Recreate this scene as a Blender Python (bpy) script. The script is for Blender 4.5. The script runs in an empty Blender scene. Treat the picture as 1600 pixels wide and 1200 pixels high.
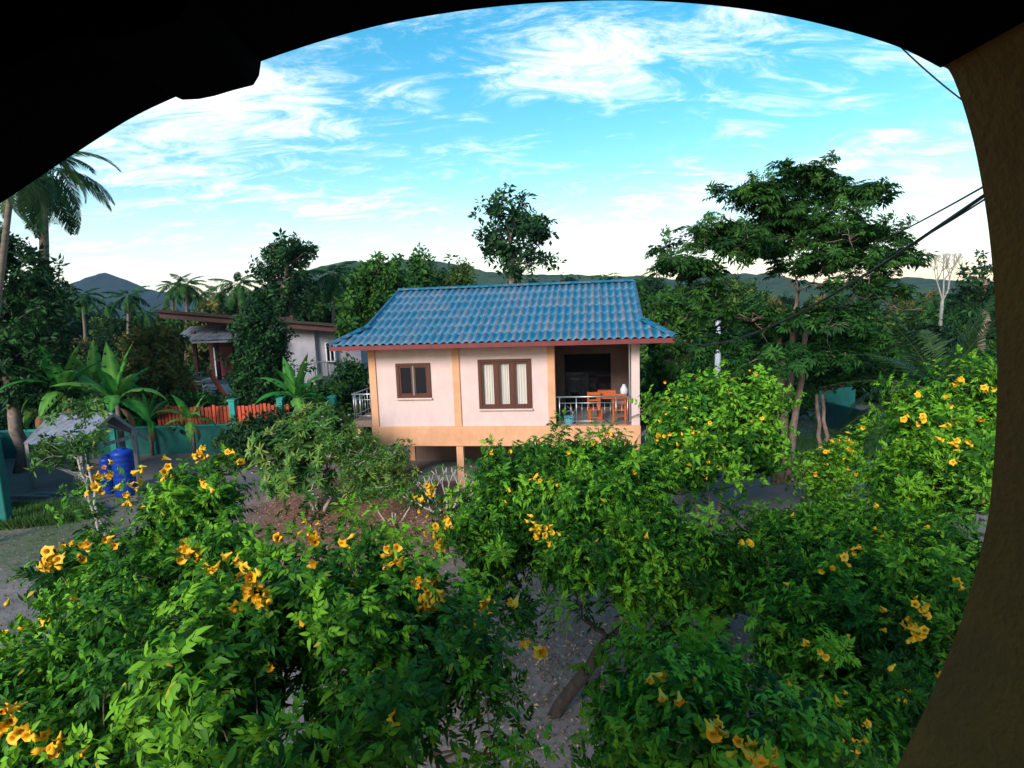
import bpy, bmesh, math, random
import numpy as np
from mathutils import Matrix, Vector
R_ = math.radians
S = bpy.context.scene
COL = S.collection

# ------------------------------------------------------------------ camera
CAM = np.array([0, 0, 6.0]); PITCH = R_(7.6); ROLL = R_(2.0); FPX = 900.0
Fv = np.array([0, math.cos(PITCH), -math.sin(PITCH)])
R0 = np.array([1, 0, 0.]); U0 = np.array([0, math.sin(PITCH), math.cos(PITCH)])
Rv = math.cos(ROLL) * R0 - math.sin(ROLL) * U0
Uv = math.cos(ROLL) * U0 + math.sin(ROLL) * R0
cd = bpy.data.cameras.new('camera'); co = bpy.data.objects.new('camera', cd); COL.objects.link(co)
M = Matrix.Identity(4)
for i in range(3):
    M[i][0] = Rv[i]; M[i][1] = Uv[i]; M[i][2] = -Fv[i]; M[i][3] = CAM[i]
co.matrix_world = M
cd.sensor_width = 36; cd.lens = 36 * FPX / 1600; cd.clip_start = 0.02; cd.clip_end = 9000
S.camera = co
S.render.resolution_x = 1024; S.render.resolution_y = 768

# ------------------------------------------------------------------ sun, sky, exposure
SUN_EL, SUN_AZ = R_(27), R_(208)          # azimuth clockwise from +Y
SUN_STRENGTH, SKY_STRENGTH, EXPOSURE = 2.7, 0.132, 0.70
sd = bpy.data.lights.new('sun', 'SUN'); sd.energy = SUN_STRENGTH; sd.angle = R_(22); sd.color = (1, .95, .89)
so = bpy.data.objects.new('sun', sd); COL.objects.link(so)
sv = Vector((math.sin(SUN_AZ) * math.cos(SUN_EL), math.cos(SUN_AZ) * math.cos(SUN_EL), math.sin(SUN_EL)))
so.rotation_euler = sv.to_track_quat('Z', 'Y').to_euler(); so.location = (0, -20, 60)
S.view_settings.view_transform = 'Standard'; S.view_settings.look = 'None'
S.view_settings.gamma = 1; S.view_settings.use_curve_mapping = False; S.view_settings.exposure = EXPOSURE
S.cycles.use_denoising = True; HAZE = .00013
S.cycles.max_bounces = 6; S.cycles.diffuse_bounces = 2; S.cycles.transmission_bounces = 4
S.cycles.volume_bounces = 0; S.cycles.transparent_max_bounces = 6

def ray(x, y): return Fv + Rv * (x - 800) / FPX - Uv * (y - 600) / FPX
def P(x, y, Y):
    d = ray(x, y); return CAM + d * Y / d[1]
def G(x, y, z=0.0):
    d = ray(x, y); return CAM + d * (z - 6) / d[2]
def proj(q):
    d = np.asarray(q) - CAM; w = d @ Fv
    return np.stack([800 + FPX * (d @ Rv) / w, 600 - FPX * (d @ Uv) / w], -1)

W = bpy.data.worlds.new('World'); S.world = W; W.use_nodes = True
nt = W.node_tree; nt.nodes.clear(); NL = nt.links
def nd(t, **k):
    n = nt.nodes.new(t)
    for a, b in k.items(): setattr(n, a, b)
    return n
def MA(op, a, b=None, c=None, clamp=False):
    n = nd('ShaderNodeMath', operation=op); n.use_clamp = clamp
    for i, v in enumerate((a, b, c)):
        if v is None: continue
        if isinstance(v, (int, float)): n.inputs[i].default_value = v
        else: NL.new(v, n.inputs[i])
    return n.outputs[0]
sky = nd('ShaderNodeTexSky', sky_type='NISHITA'); sky.sun_disc = False
sky.sun_elevation = SUN_EL; sky.sun_rotation = SUN_AZ; sky.air_density = 1.3; sky.dust_density = 0.6; sky.ozone_density = 1.6
tc = nd('ShaderNodeTexCoord'); sx = nd('ShaderNodeSeparateXYZ'); NL.new(tc.outputs['Generated'], sx.inputs[0])
X, Y, Z = sx.outputs
AZ = MA('ARCTAN2', X, Y); EL = MA('ARCSINE', Z)
den = MA('ADD', MA('MAXIMUM', Z, 0.0), 0.22)
cx = nd('ShaderNodeCombineXYZ'); NL.new(MA('DIVIDE', X, den), cx.inputs[0]); NL.new(MA('DIVIDE', Y, den), cx.inputs[1])
def noise(vec, scale, detail, rough, dist=0.0, sc=(1, 1, 1), loc=(0, 0, 0), rz=0):
    mp = nd('ShaderNodeMapping'); mp.inputs['Scale'].default_value = sc; mp.inputs['Location'].default_value = loc
    mp.inputs['Rotation'].default_value = (0, 0, rz); NL.new(vec, mp.inputs[0])
    n = nd('ShaderNodeTexNoise'); n.inputs['Scale'].default_value = scale; n.inputs['Detail'].default_value = detail
    n.inputs['Roughness'].default_value = rough; n.inputs['Distortion'].default_value = dist
    NL.new(mp.outputs[0], n.inputs['Vector']); return n.outputs['Fac']
fine = noise(cx.outputs[0], 3.6, 12, .70, .9, (1, 2.1, 1), (3.1, 1.2, 0), R_(20))
broad = noise(cx.outputs[0], 1.25, 6, .6, .3, (1, 1.5, 1), (1.7, 4.2, 0), R_(-14))
# clouds seen over the valley: (azimuth/elevation of the pixel centre, half widths in px, tilt, weight, softness)
CL = [(900, 85, 150, 60, 4, .60), (1050, 55, 130, 45, -6, .5), (1250, 165, 140, 26, 12, .50), (790, 135, 90, 22, 4, .34), (620, 150, 90, 28, -8, .34),
      (300, 170, 220, 75, -4, .62), (330, 300, 330, 75, 4, .48), (480, 120, 90, 40, -30, .26), (160, 420, 330, 60, 0, .5), (500, 380, 300, 50, 0, .36),
      (1010, 375, 210, 70, 0, .62), (1320, 245, 110, 28, -6, .5), (1480, 330, 170, 110, 20, .55), (1180, 205, 60, 16, 6, .3), (730, 186, 40, 12, 0, .42),
      (790, 241, 36, 9, 0, .42), (1450, 130, 60, 14, 0, .25), (510, 200, 70, 12, 5, .3)]
mask = None
for (px, py, rx, ry, tilt, wt) in CL:
    d = ray(px, py); d = d / np.linalg.norm(d); a0 = math.atan2(d[0], d[1]); e0 = math.asin(d[2])
    k = math.cos(math.atan((px - 800) / 900)); k2 = k * math.cos(e0 + .13)
    sa, se = rx / 900 * k, ry / 900 * k2; t = R_(tilt)
    da = MA('SUBTRACT', AZ, a0); de = MA('SUBTRACT', EL, e0)
    p_ = MA('ADD', MA('MULTIPLY', da, math.cos(t)), MA('MULTIPLY', de, math.sin(-t)))
    q_ = MA('ADD', MA('MULTIPLY', da, math.sin(t)), MA('MULTIPLY', de, math.cos(t)))
    r2 = MA('ADD', MA('POWER', MA('DIVIDE', p_, sa), 2), MA('POWER', MA('DIVIDE', q_, se), 2))
    g = MA('MULTIPLY', MA('EXPONENT', MA('MULTIPLY', r2, -1.0)), wt)
    mask = g if mask is None else MA('MAXIMUM', mask, g)
dens = MA('ADD', MA('ADD', MA('MULTIPLY', MA('SUBTRACT', fine, .5), 3.0), MA('MULTIPLY', MA('SUBTRACT', broad, .5), 1.5)), mask)
dens = MA('ADD', dens, 0.02)
def smooth(x, lo, hi):
    n = nd('ShaderNodeMapRange', interpolation_type='SMOOTHSTEP'); NL.new(x, n.inputs[0])
    n.inputs[1].default_value = lo; n.inputs[2].default_value = hi; return n.outputs[0]
cl = smooth(dens, 0.0, 1.15)
low = smooth(EL, 0.26, 0.0)
cl = MA('MAXIMUM', cl, MA('MULTIPLY', low, .34))
hsv = nd('ShaderNodeHueSaturation'); hsv.inputs['Hue'].default_value = .48; hsv.inputs['Saturation'].default_value = 1.55
hsv.inputs['Value'].default_value = 1.0; NL.new(sky.outputs[0], hsv.inputs['Color'])
mx = nd('ShaderNodeMix', data_type='RGBA'); NL.new(cl, mx.inputs[0]); NL.new(hsv.outputs[0], mx.inputs[6])
mx.inputs[7].default_value = (7.0, 7.35, 7.6, 1)
bg = nd('ShaderNodeBackground'); bg.inputs[1].default_value = SKY_STRENGTH; NL.new(mx.outputs[2], bg.inputs[0])
wo = nd('ShaderNodeOutputWorld'); NL.new(bg.outputs[0], wo.inputs[0])

# ------------------------------------------------------------------ materials
def mat(name, col, rough=.8, col2=None, scale=3.0, bump=0.0, bscale=20, metal=0, detail=6, lo=.35, hi=.65, spec=.3, coords='Object', sc=(1, 1, 1), rnd=0.0, grime=0):
    m = bpy.data.materials.new(name); m.use_nodes = True; t = m.node_tree; b = t.nodes['Principled BSDF']; L = t.links
    b.inputs['Roughness'].default_value = rough; b.inputs['Metallic'].default_value = metal; b.inputs['Specular IOR Level'].default_value = spec
    b.inputs['Base Color'].default_value = (*col, 1)
    tcn = t.nodes.new('ShaderNodeTexCoord'); mp = t.nodes.new('ShaderNodeMapping'); mp.inputs['Scale'].default_value = sc
    L.new(tcn.outputs[coords], mp.inputs[0])
    out = None
    if col2 is not None:
        n = t.nodes.new('ShaderNodeTexNoise'); n.inputs['Scale'].default_value = scale; n.inputs['Detail'].default_value = detail
        n.inputs['Roughness'].default_value = .65; L.new(mp.outputs[0], n.inputs['Vector'])
        r = t.nodes.new('ShaderNodeMapRange'); r.inputs[1].default_value = lo; r.inputs[2].default_value = hi; L.new(n.outputs['Fac'], r.inputs[0])
        x = t.nodes.new('ShaderNodeMix'); x.data_type = 'RGBA'; L.new(r.outputs[0], x.inputs[0])
        x.inputs[6].default_value = (*col, 1); x.inputs[7].default_value = (*col2, 1); out = x.outputs[2]
    if rnd:
        oi = t.nodes.new('ShaderNodeObjectInfo'); h = t.nodes.new('ShaderNodeHueSaturation')
        mr = t.nodes.new('ShaderNodeMapRange'); L.new(oi.outputs['Random'], mr.inputs[0]); mr.inputs[3].default_value = 1 - rnd; mr.inputs[4].default_value = 1 + rnd
        L.new(mr.outputs[0], h.inputs['Value'])
        if out is not None: L.new(out, h.inputs['Color'])
        else: h.inputs['Color'].default_value = (*col, 1)
        out = h.outputs[0]
    if grime:
        gm_ = t.nodes.new('ShaderNodeMapping'); gm_.inputs['Scale'].default_value = (1.6, 1.6, .8); L.new(tcn.outputs['Object'], gm_.inputs[0])
        gn = t.nodes.new('ShaderNodeTexNoise'); gn.inputs['Scale'].default_value = 1.6; gn.inputs['Detail'].default_value = 9; gn.inputs['Roughness'].default_value = .7; L.new(gm_.outputs[0], gn.inputs['Vector'])
        gr = t.nodes.new('ShaderNodeMapRange'); gr.inputs[1].default_value = .38; gr.inputs[2].default_value = .62; gr.inputs[3].default_value = 1 - grime; gr.inputs[4].default_value = 1; L.new(gn.outputs['Fac'], gr.inputs[0])
        gh = t.nodes.new('ShaderNodeHueSaturation'); L.new(gr.outputs[0], gh.inputs['Value']); L.new(out, gh.inputs['Color']); out = gh.outputs[0]
    if out is not None: L.new(out, b.inputs['Base Color'])
    if bump:
        n2 = t.nodes.new('ShaderNodeTexNoise'); n2.inputs['Scale'].default_value = bscale; n2.inputs['Detail'].default_value = 5; L.new(mp.outputs[0], n2.inputs['Vector'])
        bp = t.nodes.new('ShaderNodeBump'); bp.inputs['Strength'].default_value = bump; bp.inputs['Distance'].default_value = .02
        L.new(n2.outputs['Fac'], bp.inputs['Height']); L.new(bp.outputs[0], b.inputs['Normal'])
    return m

def leafmat(name, stops, rough=.55, trans=.18, spec=.12, rnd=0.0):
    """leaf colour by the leaf's own age/tone attribute"""
    m = bpy.data.materials.new(name); m.use_nodes = True; t = m.node_tree; L = t.links; b = t.nodes['Principled BSDF']
    a = t.nodes.new('ShaderNodeAttribute'); a.attribute_name = 'tone'
    cr = t.nodes.new('ShaderNodeValToRGB'); e = cr.color_ramp.elements
    while len(e) < len(stops): e.new(.5)
    for i, (p, c) in enumerate(stops): e[i].position = p; e[i].color = (*c, 1)
    L.new(a.outputs['Fac'], cr.inputs[0]); src = cr.outputs[0]
    if rnd:
        oi = t.nodes.new('ShaderNodeObjectInfo'); h = t.nodes.new('ShaderNodeHueSaturation')
        mr = t.nodes.new('ShaderNodeMapRange'); L.new(oi.outputs['Random'], mr.inputs[0]); mr.inputs[3].default_value = 1 - rnd; mr.inputs[4].default_value = 1 + rnd
        mh = t.nodes.new('ShaderNodeMapRange'); L.new(oi.outputs['Random'], mh.inputs[0]); mh.inputs[3].default_value = .5 + .03; mh.inputs[4].default_value = .5 - .035
        L.new(mr.outputs[0], h.inputs['Value']); L.new(mh.outputs[0], h.inputs['Hue']); L.new(src, h.inputs['Color']); src = h.outputs[0]
    L.new(src, b.inputs['Base Color']); b.inputs['Roughness'].default_value = rough; b.inputs['Specular IOR Level'].default_value = spec
    tr = t.nodes.new('ShaderNodeBsdfTranslucent'); L.new(src, tr.inputs['Color'])
    ms = t.nodes.new('ShaderNodeMixShader'); ms.inputs[0].default_value = trans
    L.new(b.outputs[0], ms.inputs[1]); L.new(tr.outputs[0], ms.inputs[2]); L.new(ms.outputs[0], t.nodes['Material Output'].inputs[0])
    return m

MT = {}
MT['tecoma'] = leafmat('trumpet shrub leaf', [(0, (.006, .030, .004)), (.42, (.014, .068, .006)), (.72, (.040, .155, .010)), (.93, (.16, .37, .02)), (1, (.38, .30, .03))], .5, .15, .14)
MT['broad'] = leafmat('broad tree leaf', [(0, (.014, .042, .010)), (.5, (.034, .095, .018)), (1, (.10, .20, .03))], .55, rnd=.25)
MT['rain'] = leafmat('rain tree leaf', [(0, (.010, .036, .010)), (.5, (.024, .085, .016)), (1, (.08, .19, .025))], .55)
MT['dark'] = leafmat('dark tree leaf', [(0, (.008, .026, .010)), (.6, (.016, .055, .016)), (1, (.04, .12, .025))], .45)
MT['rust'] = leafmat('reddish bush leaf', [(0, (.03, .055, .014)), (.5, (.085, .11, .022)), (1, (.25, .15, .04))], .6)
MT['plum'] = leafmat('plumeria leaf', [(0, (.025, .075, .015)), (.5, (.055, .15, .03)), (.85, (.13, .25, .045)), (1, (.28, .26, .05))], .45)
MT['palm'] = leafmat('palm leaflet', [(0, (.018, .045, .016)), (.6, (.045, .095, .028)), (1, (.13, .15, .05))], .5, rnd=.2)
MT['banana'] = leafmat('banana leaf', [(0, (.04, .15, .03)), (.6, (.08, .27, .04)), (1, (.17, .38, .07))], .45, .3, rnd=.2)
MT['dry'] = leafmat('dry frond', [(0, (.14, .07, .03)), (1, (.32, .19, .09))], .8, .1)
MT['deadgrey'] = leafmat('grey dry frond', [(0, (.10, .09, .09)), (1, (.24, .21, .2))], .8, .1)
MT['grass'] = leafmat('grass blade', [(0, (.03, .08, .02)), (1, (.10, .20, .04))], .6)
MT['litter'] = leafmat('fallen leaf', [(0, (.10, .05, .03)), (.5, (.24, .13, .08)), (1, (.45, .32, .22))], .8, .05)
MT['petal'] = mat('yellow trumpet petal', (.84, .47, .02), .5, (.80, .38, .012), 30)
MT['pink'] = mat('pink white petal', (.8, .62, .66), .5, (.8, .72, .74), 30)
MT['bark'] = mat('grey brown bark', (.13, .085, .06), .9, (.26, .20, .16), 6, .6, 25)
MT['barkdark'] = mat('dark bark', (.022, .016, .013), .9, (.05, .038, .03), 8, .6, 30)
MT['barkpale'] = mat('pale smooth bark', (.42, .37, .32), .7, (.28, .24, .21), 8, .2, 30)
MT['barkpink'] = mat('reddish bark', (.15, .09, .07), .9, (.27, .20, .17), 5, .5, 20)
MT['palmtrunk'] = mat('palm trunk bark', (.20, .155, .12), .9, (.11, .08, .06), 3, .5, 8, sc=(1, 1, 5))
MT['pinkwall'] = mat('pink stucco', (.76, .56, .52), .95, (.66, .48, .44), 38, .9, 60, lo=.3, hi=.7, grime=.10)
MT['orange'] = mat('orange painted concrete', (.72, .37, .20), .85, (.64, .32, .17), 2.0, .25, 60, grime=.13)
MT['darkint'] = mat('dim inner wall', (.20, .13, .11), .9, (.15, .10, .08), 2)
MT['fascia'] = mat('maroon fascia paint', (.20, .032, .035), .6, (.13, .03, .03), 4)
MT['darkfascia'] = mat('dark brown fascia', (.085, .028, .024), .7, (.05, .022, .02), 4)
MT['wood'] = mat('dark brown window wood', (.11, .035, .02), .45, (.07, .022, .014), 8, sc=(6, 6, 1))
MT['glass'] = mat('dark window glass', (.010, .010, .012), .08, spec=.5)
MT['curtain'] = mat('beige curtain', (.46, .41, .35), .9, (.60, .56, .50), 5, sc=(8, 1, .3))
MT['steel'] = mat('stainless steel rail', (.42, .43, .45), .35, metal=.8)
MT['teak'] = mat('orange varnished wood', (.50, .115, .03), .4, (.38, .08, .02), 6, sc=(1, 1, 6))
MT['soffit'] = mat('brown soffit board', (.19, .12, .10), .8, (.14, .09, .075), 3)
MT['teal'] = mat('teal painted wall', (.010, .17, .14), .75, (.018, .12, .105), 1.5, .15, 30, grime=.3)
MT['darkteal'] = mat('dark weathered teal wall', (.008, .085, .085), .85, (.010, .05, .05), 1.5, .15, 30, grime=.3)
MT['tealpost'] = mat('teal post paint', (.03, .30, .23), .6, (.02, .2, .17), 3)
MT['slat'] = mat('red orange fence slat', (.50, .075, .03), .6, (.36, .05, .02), 4, rnd=.3)
MT['greywall'] = mat('grey rendered wall', (.38, .36, .40), .95, (.30, .285, .32), 1.5, .4, 30)
MT['whitewall'] = mat('white lower wall', (.62, .62, .70), .9, (.5, .5, .58), 2)
MT['maroon'] = mat('maroon timber wall', (.075, .014, .012), .6, (.04, .010, .010), 2, sc=(1, 1, 4))
MT['tin'] = mat('corrugated tin', (.34, .35, .41), .5, (.17, .16, .18), 2.2, metal=.35, sc=(1, 1, 1))
MT['white'] = mat('white paint', (.72, .73, .78), .6)
MT['blue'] = mat('blue plastic tank', (.008, .035, .33), .4, (.01, .05, .28), 3)
MT['lightblue'] = mat('pale blue plastic', (.10, .36, .55), .5)
MT['greywood'] = mat('weathered grey timber', (.30, .27, .26), .9, (.20, .18, .17), 5, sc=(3, 3, .5))
MT['black'] = mat('black cable rubber', (.012, .012, .014), .5)
MT['concrete'] = mat('grey concrete', (.30, .29, .28), .9, (.22, .21, .20), 3, .3, 20)
MT['porchdark'] = mat('shade black eave', (.004, .0035, .005), .95, (.002, .002, .003), 3, spec=.02)  # the eave's deep shade is put into this near-black colour
MT['porchwall'] = mat('ochre plaster', (.26, .12, .032), .97, (.17, .082, .028), 2.5, .3, 60, spec=.1)
MT['porchbeam'] = mat('dark violet beam edge', (.10, .085, .14), .5)
MT['lamp'] = mat('pale ceramic', (.55, .58, .62), .4)

def rooftilemat():
    m = bpy.data.materials.new('weathered blue roof tile'); m.use_nodes = True; t = m.node_tree; L = t.links; b = t.nodes['Principled BSDF']
    a = t.nodes.new('ShaderNodeAttribute'); a.attribute_name = 'tone'
    tcn = t.nodes.new('ShaderNodeTexCoord'); oi = t.nodes.new('ShaderNodeObjectInfo')
    vm = t.nodes.new('ShaderNodeVectorMath'); vm.operation = 'ADD'
    cmb = t.nodes.new('ShaderNodeCombineXYZ'); mm = t.nodes.new('ShaderNodeMath'); mm.operation = 'MULTIPLY'; mm.inputs[1].default_value = 40
    L.new(oi.outputs['Random'], mm.inputs[0]); L.new(mm.outputs[0], cmb.inputs[0]); L.new(mm.outputs[0], cmb.inputs[2])
    L.new(tcn.outputs['Object'], vm.inputs[0]); L.new(cmb.outputs[0], vm.inputs[1])
    n = t.nodes.new('ShaderNodeTexNoise'); n.inputs['Scale'].default_value = 3.2; n.inputs['Detail'].default_value = 8; n.inputs['Roughness'].default_value = .7
    mp = t.nodes.new('ShaderNodeMapping'); mp.inputs['Scale'].default_value = (3, .8, 1); L.new(vm.outputs[0], mp.inputs[0]); L.new(mp.outputs[0], n.inputs['Vector'])
    s1 = t.nodes.new('ShaderNodeMath'); s1.operation = 'MULTIPLY_ADD'; L.new(n.outputs['Fac'], s1.inputs[0]); s1.inputs[1].default_value = 1.9; s1.inputs[2].default_value = -1.16
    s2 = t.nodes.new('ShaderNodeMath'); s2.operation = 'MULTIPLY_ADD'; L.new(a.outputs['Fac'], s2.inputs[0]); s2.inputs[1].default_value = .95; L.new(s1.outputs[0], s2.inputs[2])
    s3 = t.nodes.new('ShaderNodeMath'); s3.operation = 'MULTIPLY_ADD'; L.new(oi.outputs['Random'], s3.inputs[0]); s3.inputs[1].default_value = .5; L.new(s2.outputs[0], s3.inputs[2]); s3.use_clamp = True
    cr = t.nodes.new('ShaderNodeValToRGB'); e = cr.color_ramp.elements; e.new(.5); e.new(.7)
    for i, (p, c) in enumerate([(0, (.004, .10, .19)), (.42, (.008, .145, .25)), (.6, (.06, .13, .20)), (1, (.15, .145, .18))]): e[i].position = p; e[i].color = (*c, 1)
    L.new(s3.outputs[0], cr.inputs[0]); L.new(cr.outputs[0], b.inputs['Base Color']); b.inputs['Roughness'].default_value = .55
    bp = t.nodes.new('ShaderNodeBump'); bp.inputs['Strength'].default_value = .3; bp.inputs['Distance'].default_value = .01
    n2 = t.nodes.new('ShaderNodeTexNoise'); n2.inputs['Scale'].default_value = 30; L.new(tcn.outputs['Object'], n2.inputs['Vector'])
    L.new(n2.outputs['Fac'], bp.inputs['Height']); L.new(bp.outputs[0], b.inputs['Normal'])
    return m
MT['tile'] = rooftilemat()

# ------------------------------------------------------------------ object helpers
def link(name, mesh, parent=None, **pr):
    o = bpy.data.objects.new(name, mesh); COL.objects.link(o)
    if parent is not None: o.parent = parent
    for k, v in pr.items(): o[k] = v
    return o
def tag(o, label=None, cat=None, group=None, kind=None):
    if label: o['label'] = label
    if cat: o['category'] = cat
    if group: o['group'] = group
    if kind: o['kind'] = kind
    return o
def thing(name, label, cat, loc=(0, 0, 0), rz=0, group=None):
    o = link(name, None); o.location = loc; o.rotation_euler = (0, 0, rz); return tag(o, label, cat, group)
def npmesh(name, V, F, m, tone=None, smooth=False):
    """V (n,3); F (k,3) or (k,4)"""
    me = bpy.data.meshes.new(name); V = np.ascontiguousarray(V, dtype=np.float32); F = np.ascontiguousarray(F, dtype=np.int32)
    k = F.shape[1]
    me.vertices.add(len(V)); me.vertices.foreach_set('co', V.ravel())
    me.loops.add(F.size); me.loops.foreach_set('vertex_index', F.ravel())
    me.polygons.add(len(F)); me.polygons.foreach_set('loop_start', np.arange(0, F.size, k, dtype=np.int32))
    if smooth: me.polygons.foreach_set('use_smooth', np.ones(len(F), dtype=bool))
    me.update(calc_edges=True)
    if tone is not None:
        a = me.attributes.new('tone', 'FLOAT', 'POINT'); a.data.foreach_set('value', np.ascontiguousarray(tone, dtype=np.float32))
    me.materials.append(m); return me
class MB:
    def __init__(s): s.v = []; s.f = []
    def quad(s, a, b, c, d): n = len(s.v); s.v += [tuple(a), tuple(b), tuple(c), tuple(d)]; s.f.append((n, n + 1, n + 2, n + 3)); return s
    def poly(s, pts): n = len(s.v); s.v += [tuple(p) for p in pts]; s.f.append(tuple(range(n, n + len(pts)))); return s
    def box(s, x0, y0, z0, x1, y1, z1):
        n = len(s.v); s.v += [(x, y, z) for x in (x0, x1) for y in (y0, y1) for z in (z0, z1)]
        s.f += [tuple(n + i for i in q) for q in ((0, 1, 3, 2), (4, 6, 7, 5), (0, 4, 5, 1), (2, 3, 7, 6), (0, 2, 6, 4), (1, 5, 7, 3))]; return s
    def tube(s, pts, rad, n=6, cap=True):
        pts = [Vector(p) for p in pts]; m = len(s.v)
        if not hasattr(rad, '__len__'): rad = [rad] * len(pts)
        ref = None
        for i, p in enumerate(pts):
            t = (pts[min(i + 1, len(pts) - 1)] - pts[max(i - 1, 0)]).normalized()
            if ref is None: ref = t.orthogonal().normalized()
            ref = (ref - t * ref.dot(t)); ref = ref.normalized() if ref.length > 1e-6 else t.orthogonal().normalized()
            b = t.cross(ref)
            for k in range(n):
                a = 2 * math.pi * k / n; s.v.append(tuple(p + (ref * math.cos(a) + b * math.sin(a)) * rad[i]))
        for i in range(len(pts) - 1):
            for k in range(n):
                a = m + i * n + k; b = m + i * n + (k + 1) % n; s.f.append((a, b, b + n, a + n))
        if cap: s.f.append(tuple(m + k for k in range(n))[::-1]); s.f.append(tuple(m + (len(pts) - 1) * n + k for k in range(n)))
        return s
    def beam(s, a, b, w, h, up=(0, 0, 1)):
        a = Vector(a); b = Vector(b); t = (b - a).normalized(); sd_ = t.cross(Vector(up)).normalized(); u = sd_.cross(t).normalized()
        n = len(s.v)
        for p in (a, b):
            for i, j in ((-1, -1), (1, -1), (1, 1), (-1, 1)): s.v.append(tuple(p + sd_ * (i * w / 2) + u * (j * h / 2)))
        s.f += [tuple(n + i for i in q) for q in ((0, 1, 2, 3), (7, 6, 5, 4), (0, 4, 5, 1), (1, 5, 6, 2), (2, 6, 7, 3), (3, 7, 4, 0))]; return s
    def mesh(s, name, m, smooth=False, bevel=0):
        me = bpy.data.meshes.new(name); me.from_pydata(s.v, [], s.f)
        bm = bmesh.new(); bm.from_mesh(me); bmesh.ops.recalc_face_normals(bm, faces=bm.faces)
        if bevel: bmesh.ops.bevel(bm, geom=list(bm.edges), offset=bevel, segments=1, affect='EDGES')
        bm.to_mesh(me); bm.free()
        if smooth: me.polygons.foreach_set('use_smooth', np.ones(len(me.polygons), dtype=bool))
        me.materials.append(m); return me
    def build(s, name, m, parent=None, smooth=False, bevel=0, **pr): return link(name, s.mesh(name, m, smooth, bevel), parent, **pr)

# ------------------------------------------------------------------ leaf templates (numpy)
def rotm(ax, a):
    return np.array(Matrix.Rotation(a, 3, ax))
def leaflet(L, Wd, droop=.25, fold=.25, hi=True):
    """blade along +x from the origin, folded on the midrib, drooping at the tip"""
    if hi:
        xs = [0, .3, .65, 1.0]; ws = [0, .5, .38, 0]
        V = []
        for x, w in zip(xs, ws):
            z = -droop * L * x * x
            if w == 0: V.append((x * L, 0, z))
            else: V += [(x * L, -w * Wd, z + fold * w * Wd), (x * L, 0, z), (x * L, w * Wd, z + fold * w * Wd)]
        F = [(0, 1, 2), (0, 2, 3), (1, 4, 2), (2, 4, 5), (2, 5, 3), (3, 5, 6), (4, 7, 5), (5, 7, 6)]
    else:
        z = -droop * L
        V = [(0, 0, 0), (.45 * L, -.5 * Wd, -.2 * droop * L + fold * .5 * Wd), (.45 * L, .5 * Wd, -.2 * droop * L + fold * .5 * Wd), (L, 0, z)]
        F = [(0, 1, 3), (0, 3, 2)]
    return np.array(V, float), np.array(F, int)
class T:
    """a template: vertices, triangles, per-vertex tone offset"""
    def __init__(s): s.V = []; s.F = []; s.T = []; s.n = 0
    def add(s, V, F, tone=0.0):
        s.V.append(V); s.F.append(F + s.n); s.T.append(np.full(len(V), tone)); s.n += len(V)
    def done(s): return np.concatenate(s.V), np.concatenate(s.F), np.concatenate(s.T)
def compound(rng, n=3, L=.2, ll=.09, lw=.026, hi=True, curl=.5):
    """pinnate leaf: a rachis with n pairs of leaflets and a terminal one, along +x, arching down"""
    t = T()
    def rp(s): return np.array([L * s, 0, -curl * L * s * s * .8])
    for i in range(n):
        s = .35 + .5 * i / max(n - 1, 1)
        for sg in (-1, 1):
            V, F = leaflet(ll * rng.uniform(.75, 1.05), lw * rng.uniform(.85, 1.2), rng.uniform(.15, .5), .3, hi)
            Rm = rotm('Z', sg * rng.uniform(.7, 1.05)) @ rotm('Y', s * curl * 1.2 + rng.uniform(-.1, .3)) @ rotm('X', rng.uniform(-.4, .4))
            t.add(V @ Rm.T + rp(s), F, rng.uniform(-.12, .12) + (1.6 if rng.random() < .010 else 0))
    V, F = leaflet(ll * 1.15, lw * 1.15, .4, .3, hi); Rm = rotm('Y', curl * 1.3)
    t.add(V @ Rm.T + rp(.95), F, .05)
    # rachis
    w = .0022 if hi else .003
    V = np.array([[0, -w, 0], [0, w, 0], rp(.5) + [0, w, 0], rp(.5) - [0, w, 0], rp(1.)]); t.add(V, np.array([(0, 1, 2), (0, 2, 3), (3, 2, 4)]), .1)
    return t.done()
def shoot(rng, hi=True, pairs=4, stem=.32, npair=3, ll=.09, lw=.027, L=.2):
    """a leafy shoot along +z with opposite compound leaves, fresher at the tip"""
    t = T()
    for i in range(pairs):
        s = i / max(pairs - 1, 1); zz = stem * s
        for k in (0, 1):
            V, F, tt = compound(rng, npair, L * (1 - .35 * s), ll * (1 - .25 * s), lw, hi, rng.uniform(.3, .7))
            Rm = rotm('Z', i * 1.57 + k * math.pi + rng.uniform(-.3, .3)) @ rotm('Y', -(.25 + .75 * s) + rng.uniform(-.2, .2))
            V = V @ Rm.T + [0, 0, zz]; t.V.append(V); t.F.append(F + t.n); t.T.append(tt + .30 * s - .08); t.n += len(V)
    w = .003
    V = np.array([[-w, 0, -.15], [w, 0, -.15], [0, w, -.15], [0, 0, stem]]); t.add(V, np.array([(0, 1, 3), (1, 2, 3), (2, 0, 3)]), 0)
    return t.done()
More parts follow.
